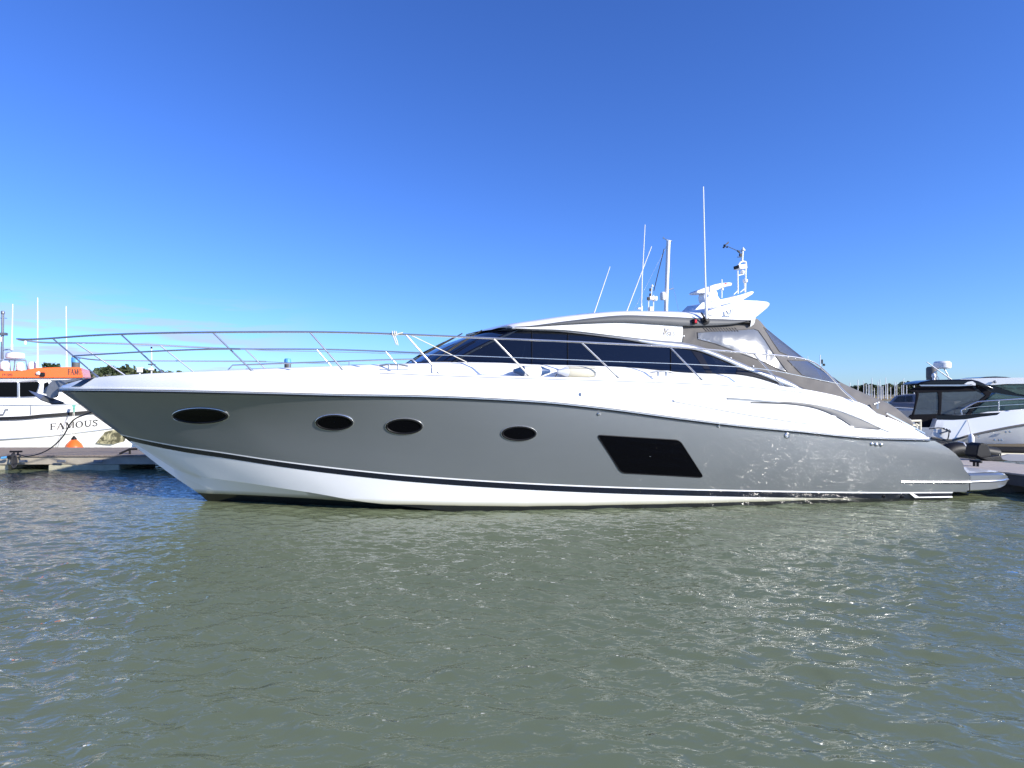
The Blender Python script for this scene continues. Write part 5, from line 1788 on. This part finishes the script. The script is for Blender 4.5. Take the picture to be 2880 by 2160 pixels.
# larger white cruiser behind it
DB = 24.5
FRM2 = Frame(2700, DB, .45)
GX, FX = FRM2.at, FRM2.n
c2p = GX(2900, 1250, DB)
cr2 = thing('cabin_cruiser', (c2p.x, c2p.y, 0), 'white hardtop cruiser with green curved windows behind the black-topped cruiser', 'motor boat')
MB().prism([GX(u, v, DB) for u, v in rounded([(2690, 1075), (2700, 1066), (2780, 1063), (2880, 1062), (3060, 1064), (3160, 1080), (3100, 1082), (2880, 1079.5), (2830, 1080), (2790, 1083), (2740, 1080)], 3, 2)], FX * 3.4).build('hardtop', M['white'], cr2, bevel=.08)
MB().prism([GX(u, v, DB + .8) for u, v in ((2755, 1063), (2775, 1059.5), (2800, 1058.5), (2830, 1060), (2850, 1063))], FX * 1.6).build('sun_hatch', M['navy'], cr2, bevel=.02)
MB().prism([GX(u, v, DB + .15) for u, v in ((2790, 1084), (2830, 1081), (2880, 1080), (3060, 1082), (3230, 1115), (3230, 1130), (2880, 1112), (2860, 1108))], FX * 3.1).build('side_window', M['green_glass'], cr2, bevel=.02)
MB().prism([GX(u, v, DB + .1) for u, v in ((2720, 1080), (2800, 1086), (2862, 1109), (2880, 1112), (3230, 1130), (3240, 1136), (2760, 1136), (2720, 1125))], FX * 3.2).build('side_panel', M['black_gloss'], cr2, bevel=.02)
MB().prism([GX(u, v, DB - .1) for u, v in ((2760, 1150), (2790, 1128), (3240, 1125), (3400, 1135), (3350, 1210), (2770, 1215))], FX * 3.6).build('hull', M['white'], cr2, bevel=.05)
MB().lathe(GX(2797, 1074, DB - .02), [(.03, 0), (.06, .03), (.03, .06)], 10, -FX).build('roof_light', M['galv'], cr2)

# grey-blue canvas covered boat behind
DG = 30
FRM3 = Frame(2540, DG, .95)
GX, FX = FRM3.at, FRM3.n
c3p = GX(2540, 1180, DG)
cr3 = thing('covered_boat', (c3p.x, c3p.y, 0), 'small grey-blue cabin boat with canvas cover beyond the taupe cockpit cover', 'motor boat')
MB().prism([GX(u, v, DG) for u, v in rounded([(2505, 1132), (2522, 1113), (2560, 1108), (2640, 1106), (2640, 1150), (2520, 1150)], 3, 2)], FX * 2.2).build('canopy', M['grey_blue'], cr3, bevel=.05)
for poly in ([(2512, 1130), (2526, 1115), (2544, 1114), (2544, 1130)], [(2547, 1114), (2566, 1113), (2566, 1130), (2547, 1130)]):
    MB().add([GX(u, v, DG - .03) for u, v in poly], [(0, 1, 2, 3)]).build('window', M['vinyl_dark'], cr3, smooth=False)
MB().prism([GX(u, v, DG - .1) for u, v in ((2500, 1133), (2640, 1132), (2640, 1146), (2520, 1147))], FX * 2.4).build('deck', M['grey_blue'], cr3, bevel=.03)
MB().prism([GX(u, v, DG - .05) for u, v in ((2515, 1147), (2650, 1145), (2650, 1240), (2530, 1240))], FX * 2.3).build('hull', M['black_canvas'], cr3, bevel=.03)
MB().tube([GX(u, v, DG - .15) for u, v in ((2508, 1146), (2560, 1149), (2600, 1150))], .03, 6).tube([GX(u, v, DG - .15) for u, v in ((2545, 1150), (2545, 1160))], .02, 6).build('guard_rail', M['tank'], cr3)

# inflatable with covered outboard, cream tender beyond, on and beside the right pontoon
ib = G(2720, 1285, 16.6)
inf = thing('inflatable_dinghy', (ib.x, ib.y, .2), 'black inflatable dinghy tied beside the right pontoon', 'dinghy')
tb = [G(u, v, 16.6) for u, v in ((2655, 1277), (2672, 1267), (2700, 1264), (2740, 1267), (2800, 1276))]
MB().tube(spline(tb, 20), .21, 14, .17).build('buoyancy_tube', M['black'], inf)
MB().tube([p + FWD * 1.1 for p in spline(tb, 20)], .2, 14, .17).build('buoyancy_tube', M['black'], inf)
MB().prism([tb[0] + Vector((0, 0, -.15)), tb[-1] + Vector((0, 0, -.15)), tb[-1] + FWD * 1.1 + Vector((0, 0, -.15)), tb[0] + FWD * 1.1 + Vector((0, 0, -.15))], (0, 0, .06)).build('floor', M['black'], inf)
MB().tube([tb[2] + Vector((0, -.21, .02)), tb[2] + Vector((0, -.1, .19)), tb[2] + Vector((0, .05, .205))], .02, 6).build('strap', M['tank'], inf)
om = G(2768, 1300, 15.4)
ob_ = thing('outboard_motor', (om.x, om.y, .45), 'outboard motor under a black cover at the pontoon edge', 'outboard')
MB().prism([G(u, v, 15.4) for u, v in rounded([(2752, 1252), (2764, 1246), (2778, 1248), (2784, 1262), (2790, 1286), (2758, 1288), (2746, 1282)], 4, 3)], FWD * .35).build('cowling', M['black'], ob_, bevel=.05)
MB().prism([G(u, v, 15.3) for u, v in ((2760, 1288), (2792, 1284), (2815, 1281), (2822, 1292), (2840, 1296), (2780, 1298))], FWD * .2).build('drive_leg', M['black'], ob_, bevel=.03)
tn = G(2850, 1290, 17.4)
ten = thing('tender', (tn.x, tn.y, .1), 'cream hulled tender with dark cover moored beyond the inflatable', 'dinghy')
MB().prism([G(u, v, 17.0) for u, v in ((2790, 1272), (2840, 1274), (2960, 1276), (2960, 1300), (2800, 1298), (2782, 1284))], FWD * 1.3).build('hull', M['cream'], ten, bevel=.06)
MB().prism([G(u, v, 17.0) for u, v in ((2788, 1263), (2960, 1262), (2960, 1275), (2800, 1272))], FWD * 1.28).build('boat_cover', M['black_canvas'], ten, bevel=.03)
MB().prism([G(u, v, 16.9) for u, v in ((2800, 1288), (2840, 1278), (2960, 1280), (2960, 1300), (2830, 1298))], FWD * .1).build('side_panel', M['grey_blue'], ten, bevel=.02)

# ------------------------------------------------------------------ boats hidden beyond the yacht: only their tops show
DM = 21.0
y2p = G(1750, 1240, DM)
y2 = thing('moored_yacht', (y2p.x, y2p.y, 0), 'white motor yacht mostly hidden behind, its antennas and light mast above the roof', 'motor yacht')
def y2_pt(u, v, inset, sd):
    t_ = min(1, max(0, (u - 1290) / 380))
    return G(u, v, DM) + FWD * (1.8 - sd * max(0, 1.8 * (1 - (1 - t_) ** 2) - inset))


y2h = MB()
y2r = [([(1290, 1068), (1450, 1074), (1750, 1085), (2140, 1098)], 0), ([(1300, 1085), (1450, 1095), (1750, 1108), (2140, 1120)], .03), ([(1340, 1150), (1480, 1180), (1750, 1195), (2140, 1195)], .2), ([(1385, 1250), (1500, 1275), (1750, 1285), (2140, 1285)], .6)]
y2c = [([spline([Vector((u, v, 0)) for u, v in p_], 30), i_]) for p_, i_ in y2r]
for sd in (1, -1):
    y2h.grid([[y2_pt(q.x, q.y, i_, sd) for q in c_] for c_, i_ in y2c])
y2h.grid([[y2_pt(q.x, q.y + 1, .02, sd) for q in y2c[0][0]] for sd in (1, -1)])
y2h.add([y2_pt(c_[-1].x, c_[-1].y, i_, 1) for c_, i_ in y2c] + [y2_pt(c_[-1].x, c_[-1].y, i_, -1) for c_, i_ in y2c[::-1]], [tuple(range(8))])
y2h.build('hull', M['white'], y2)
MB().prism([G(u, v, DM + .4) for u, v in rounded([(1500, 1070), (1590, 930), (1640, 900), (1700, 890), (1900, 890), (2050, 930), (2090, 1072)], 10, 3)], FWD * 2.8).build('deckhouse', M['white'], y2, bevel=.1)
MB().prism([G(u, v, DM + .38) for u, v in ((1560, 1040), (1620, 960), (1980, 960), (2020, 1040))], FWD * .03).build('side_window', M['port_glass'], y2)
for pts in (((1664, 900), (1715.5, 750)), ((1753, 900), (1832.5, 693)), ((1803, 895), (1806, 780), (1814, 632))):
    antenna('whip_antenna', [G(u, v, DM + .8) for u, v in pts], .026, y2, 'mast_white')
m2m = MB()
for pts in (((1824, 845), (1823, 890)), ((1838, 830), (1837, 890)), ((1833, 806), (1831, 840))):
    m2m.tube([G(u, v, DM + .8) for u, v in pts], .022, 8)
m2m.box(G(1831, 875, DM + .8), (.14, .14, .3))
m2m.lathe(G(1834, 806, DM + .8), [(.05, 0), (.05, .02), (.02, .06), (.01, .08)], 10)
lm2 = m2m.build('light_mast', M['tank'], y2)
MB().box(G(1832, 839, DM + .8), (.24, .2, .13)).box(G(1842, 840, DM + .8), (.1, .2, .16)).build('horn', M['tank'], lm2, bevel=.02)
MB().box(G(1824, 840, DM + .7), (.10, .05, .10)).build('horn_grille', M['black'], lm2)
MB().box(G(1829, 815, DM + .8), (.05, .05, .10)).box(G(1829, 829, DM + .8), (.06, .05, .09)).tube([G(1839, 818, DM + .8), G(1850, 772, DM + .8), G(1868, 700, DM + .8)], .016, 6).build('wind_sensor', M['black'], lm2)
MB().box(G(1797, 868, DM + .8), (.12, .1, .07)).build('roof_vent', M['tank'], y2, bevel=.02)

DS = 32.0
sp_ = G(1870, 1230, DS)
sb2 = thing('sailing_boat', (sp_.x, sp_.y, 0), 'sailing boat hidden behind the yacht, its single white mast above the roof', 'sailing boat')
MB().tube([G(1872, 1150, DS), G(1873, 860, DS), G(1880, 677, DS)], .10, 10).build('mast', M['mast_white'], sb2)
hl = MB().grid([[G(u, v, DS + o_) for u, v, o_ in r_] for r_ in ([(1640, 1135, 0), (1750, 1140, -1), (1880, 1145, -1.3), (2040, 1142, -1), (2060, 1142, 0)], [(1670, 1235, 0), (1750, 1238, -.6), (1880, 1238, -.9), (2020, 1236, -.6), (2045, 1232, 0)])])
hl.grid([[G(u, v, DS + o_) for u, v, o_ in r_] for r_ in ([(1640, 1135, 0), (1750, 1140, 1), (1880, 1145, 1.3), (2040, 1142, 1), (2060, 1142, 0)], [(1670, 1235, 0), (1750, 1238, .6), (1880, 1238, .9), (2020, 1236, .6), (2045, 1232, 0)])])
hl.grid([[G(u, v, DS + o_) for u, v, o_ in r_] for r_ in ([(1640, 1135, 0), (1750, 1140, 1), (1880, 1145, 1.3), (2040, 1142, 1), (2060, 1142, 0)], [(1640, 1135, 0), (1750, 1140, -1), (1880, 1145, -1.3), (2040, 1142, -1), (2060, 1142, 0)])])
hl.build('hull', M['tank'], sb2)
MB().tube([G(1872, 818, DS), G(1893, 811, DS)], .03, 6).build('spreader', M['alu'], sb2)
MB().tube([G(1894, 810, DS), G(1908, 870, DS), G(1990, 1135, DS)], .008, 5).tube([G(1881, 690, DS), G(1893, 811, DS)], .007, 5).tube([G(1880, 682, DS), G(1650, 1132, DS)], .007, 5).build('rigging', M['alu'], sb2)
MB().lathe(G(1864, 844, DS - .1), [(.10, 0), (.14, .06), (.14, .36), (.08, .42)], 12).build('radar_reflector', M['tank'], sb2)
MB().tube([G(1864, 669, DS), G(1888, 680, DS)], .02, 5).tube([G(1866, 666, DS), G(1868, 672, DS)], .02, 5).tube([G(1874, 675, DS), G(1889, 678, DS)], .04, 6).build('masthead_vane', M['alu'], sb2)

# slim posts seen through the bow rail and past the stern
def slim(u, v0, v1, d, r, name, label, cat, extra=()):
    a_, b_ = G(u, v0, d), G(u, v1, d)
    root = thing(name, (a_.x, a_.y, 0), label, cat)
    MB().tube([Vector((a_.x, a_.y, -.3)), b_], r, 8, r * .6).build('pole', M['mast_white'], root)
    for (uu, vv, sz, mm) in extra:
        MB().box(G(uu, vv, d), sz, -PSI).build('fitting', M[mm], root, bevel=.01)
    return root


slim(426, 1100, 979, 30, .05, 'signal_post', 'slim white post with small fittings seen through the bow rail', 'post', ((427, 1025, (.3, .2, .06), 'galv'), (425, 1038, (.22, .2, .12), 'tank'), (426, 978, (.07, .07, .09), 'black')))
slim(393, 1100, 1036, 30, .06, 'deck_lamp', 'short white domed lamp standing beyond the yacht foredeck', 'lamp', ((393, 1041, (.22, .2, .22), 'tank'), (393, 1034, (.3, .2, .04), 'tank')))
slim(2307, 1100, 998, 28, .03, 'vane_pole', 'thin white pole with a dark wind vane beyond the stern rail', 'pole', ((2312, 1017, (.06, .05, .2), 'black'), (2317, 1026, (.1, .05, .1), 'black'), (2309, 1035, (.08, .05, .14), 'black')))
slim(2272, 1100, 1001, 40, .02, 'whip_pole', 'very thin white whip pole just right of the cover windows', 'pole')

# ------------------------------------------------------------------ far shore: land, reeds, trees, masts
def land(name, outline, zt, m):
    mb = MB()
    n = len(outline)
    mb.add([Vector((x, y, zt)) for x, y in outline] + [Vector((x, y, -1)) for x, y in outline], [tuple(range(n))] + [(i, (i + 1) % n, n + (i + 1) % n, n + i) for i in range(n)])
    o = mb.build(name, M[m], None, smooth=False)
    o['kind'] = 'structure'
    return o


def shore(name, u0, u1, d0, d1, zt, m, n=14):
    pts = []
    for k in range(n + 1):
        u = u0 + (u1 - u0) * k / n
        p = G(u, 1109, d0 + 6 * math.sin(k * 1.7))
        pts.append((p.x, p.y))
    for u in (u1, u0):
        p = G(u, 1109, d1)
        pts.append((p.x, p.y))
    return land(name, pts, zt, m)


shore('mud_flat', -3600, 6000, 205, 1400, .55, 'mud')
shore('far_land', -3600, 6000, 250, 1400, 1.1, 'reed')


def tree_mesh(h, spread, m, seed, dense_=620, size=.85):
    rnd = random.Random(seed)
    root_ = []
    tr_ = MB().tube([Vector((0, 0, -.5)), Vector((rnd.uniform(-.2, .2), 0, h * .35)), Vector((rnd.uniform(-.4, .4), 0, h * .8))], h * .03, 7, h * .008)
    for k in range(5):
        a_ = rnd.uniform(0, 6.28)
        tr_.tube([Vector((0, 0, h * (.25 + .08 * k))), Vector((math.cos(a_) * spread * .5, math.sin(a_) * spread * .5, h * (.5 + .08 * k)))], h * .012, 5, h * .004)
    cl = []
    for k in range(11):
        a_ = rnd.uniform(0, 6.28); rr2 = spread * .75 * math.sqrt(rnd.random())
        cl.append((Vector((math.cos(a_) * rr2, math.sin(a_) * rr2, h * rnd.uniform(.38, .92) * (1 - .25 * rr2 / spread))), spread * rnd.uniform(.28, .52)))
    cr_ = MB()
    for k in range(dense_):
        c_, r_ = rnd.choice(cl)
        d_ = Vector((rnd.gauss(0, 1), rnd.gauss(0, 1), rnd.gauss(0, .8))).normalized() * r_ * rnd.uniform(.45, 1.05)
        p = c_ + d_
        n1_ = Vector((rnd.gauss(0, 1), rnd.gauss(0, 1), rnd.gauss(0, 1))).normalized()
        t1 = n1_.orthogonal().normalized() * size * rnd.uniform(.5, 1.2); t2 = n1_.cross(t1).normalized() * size * rnd.uniform(.4, .9)
        cr_.add([p - t1, p - t2 * .6, p + t1, p + t2], [(0, 1, 2, 3)])
    return tr_, cr_


kinds = []
for i, (h, sp2, m, lab) in enumerate(((9.0, 4.6, 'leaf_a', 'dark'), (7.5, 4.8, 'leaf_b', 'mid green'), (5.0, 3.8, 'leaf_c', 'pale'), (11, 3.0, 'leaf_a', 'tall'))):
    root = thing('tree', (0, -400 - 30 * i, 0), 'tree', 'tree')
    t_, c_ = tree_mesh(h, sp2, m, 40 + i)
    off = Vector((0, -400 - 30 * i, 0))
    for mb_ in (t_, c_):
        mb_.v = [p + off for p in mb_.v]
    t_.build('trunk', M['bark'], root)
    c_.build('crown', M[m], root, smooth=False, weld=False)
    kinds.append(root)
used = set()


def plant(kind, u, vtop, d, label, group):
    src = kinds[kind]
    if kind in used:
        o = copy_tree(src)
    else:
        o = src
        used.add(kind)
    p = G(u, 1109, d)
    z_top = H + (YH - vtop) / F * d
    hh = (9.0, 7.5, 5.0, 11)[kind] * .95
    k = max(.3, (z_top - .9) / hh)
    o.location = (p.x, p.y, .9)
    o.rotation_euler = (0, 0, random.uniform(0, 6.28))
    o.scale = (k * random.uniform(.9, 1.25), k * random.uniform(.9, 1.25), k)
    o['label'] = label
    o['group'] = group
    return o


GL = 'trees along the far shore at the left'
left_trees = [(3, 134, 1022, 268), (3, 146, 1024, 270), (3, 158, 1026, 268), (0, 110, 1038, 262), (1, 75, 1040, 262), (0, 40, 1042, 264), (1, 5, 1040, 262), (0, -40, 1040, 262),
              (0, 240, 1036, 262), (1, 262, 1041, 262), (0, 283, 1036, 264), (0, 305, 1027, 266), (0, 325, 1024, 268), (1, 345, 1027, 266), (0, 362, 1032, 266), (1, 382, 1036, 264), (0, 402, 1037, 262),
              (1, 425, 1040, 262), (0, 450, 1043, 262), (0, 478, 1041, 264), (1, 510, 1045, 262), (0, 560, 1047, 262), (1, 620, 1049, 262), (0, 700, 1052, 262), (2, 250, 1056, 256), (2, 330, 1058, 256), (2, 345, 1062, 255), (2, 372, 1062, 256), (2, 300, 1060, 256), (2, 276, 1062, 255), (2, 400, 1060, 256),
              (1, 190, 1042, 262), (1, 215, 1040, 262)]
for k, u, v, d in left_trees:
    plant(k, u, v, d, ('dark rounded tree in the wooded bank seen through the bow rail', 'mid green tree in the wooded bank seen through the bow rail', 'low pale bush at the foot of the wooded bank', 'tall dark tree standing above the orange boat roof')[k], GL)
GR = 'hedge trees behind the far masts at the right'
for i in range(18):
    u = 2395 + i * 12.5
    k = (0, 1)[i % 2]
    v = 1080 + 5 * math.sin(i * 1.3) + (-2 if i in (2, 12, 13) else 3)
    plant(k, u, v, 300 + 5 * (i % 3), ('dark low tree in the hedge behind the far masts', 'mid green low tree in the hedge behind the far masts')[k], GR)
for i in range(6):
    plant((0, 1)[i % 2], 2640 + i * 60, 1086, 300, ('dark low tree in the hedge behind the far masts', 'mid green low tree in the hedge behind the far masts')[i % 2], GR)

# masts of boats laid up on the far shore
mr_ = MB().tube([Vector((0, 0, 0)), Vector((0, 0, 1.0))], 1.0, 7, .7)
mast_me = None
mpx = [(2390, 1076), (2413, 1068), (2429, 1071), (2436, 1080), (2442, 1079), (2446, 1082), (2452, 1063), (2459, 1092), (2469, 1074), (2474.5, 1067), (2478, 1084), (2483, 1086), (2491, 1062), (2496, 1077), (2505, 1088), (2516.5, 1075), (2522, 1075), (2536, 1083), (2541, 1065), (2550, 1080), (2571, 1079), (2604, 1067)]
first = None
for i, (u, v) in enumerate(mpx):
    d = 190 + 12 * ((i * 7) % 5)
    p = G(u, v, d)
    if first is None:
        root = thing('boat_mast', (p.x, p.y, .5), 'bare white mast among the laid-up boats on the far shore', 'mast', 'bare masts on the far shore at the right')
        mb = MB().tube([Vector((p.x, p.y, .4)), Vector((p.x, p.y, 7.6))], .13, 6, .10)
        mb.build('spar', M['mast_white'], root)
        first, fz = root, 7.1
        root.scale = (1, 1, (p.z - .5) / fz)
    else:
        o = copy_tree(first)
        o.location = (p.x, p.y, .5)
        o.scale = (random.uniform(.7, 1.25), 1, (p.z - .5) / fz)
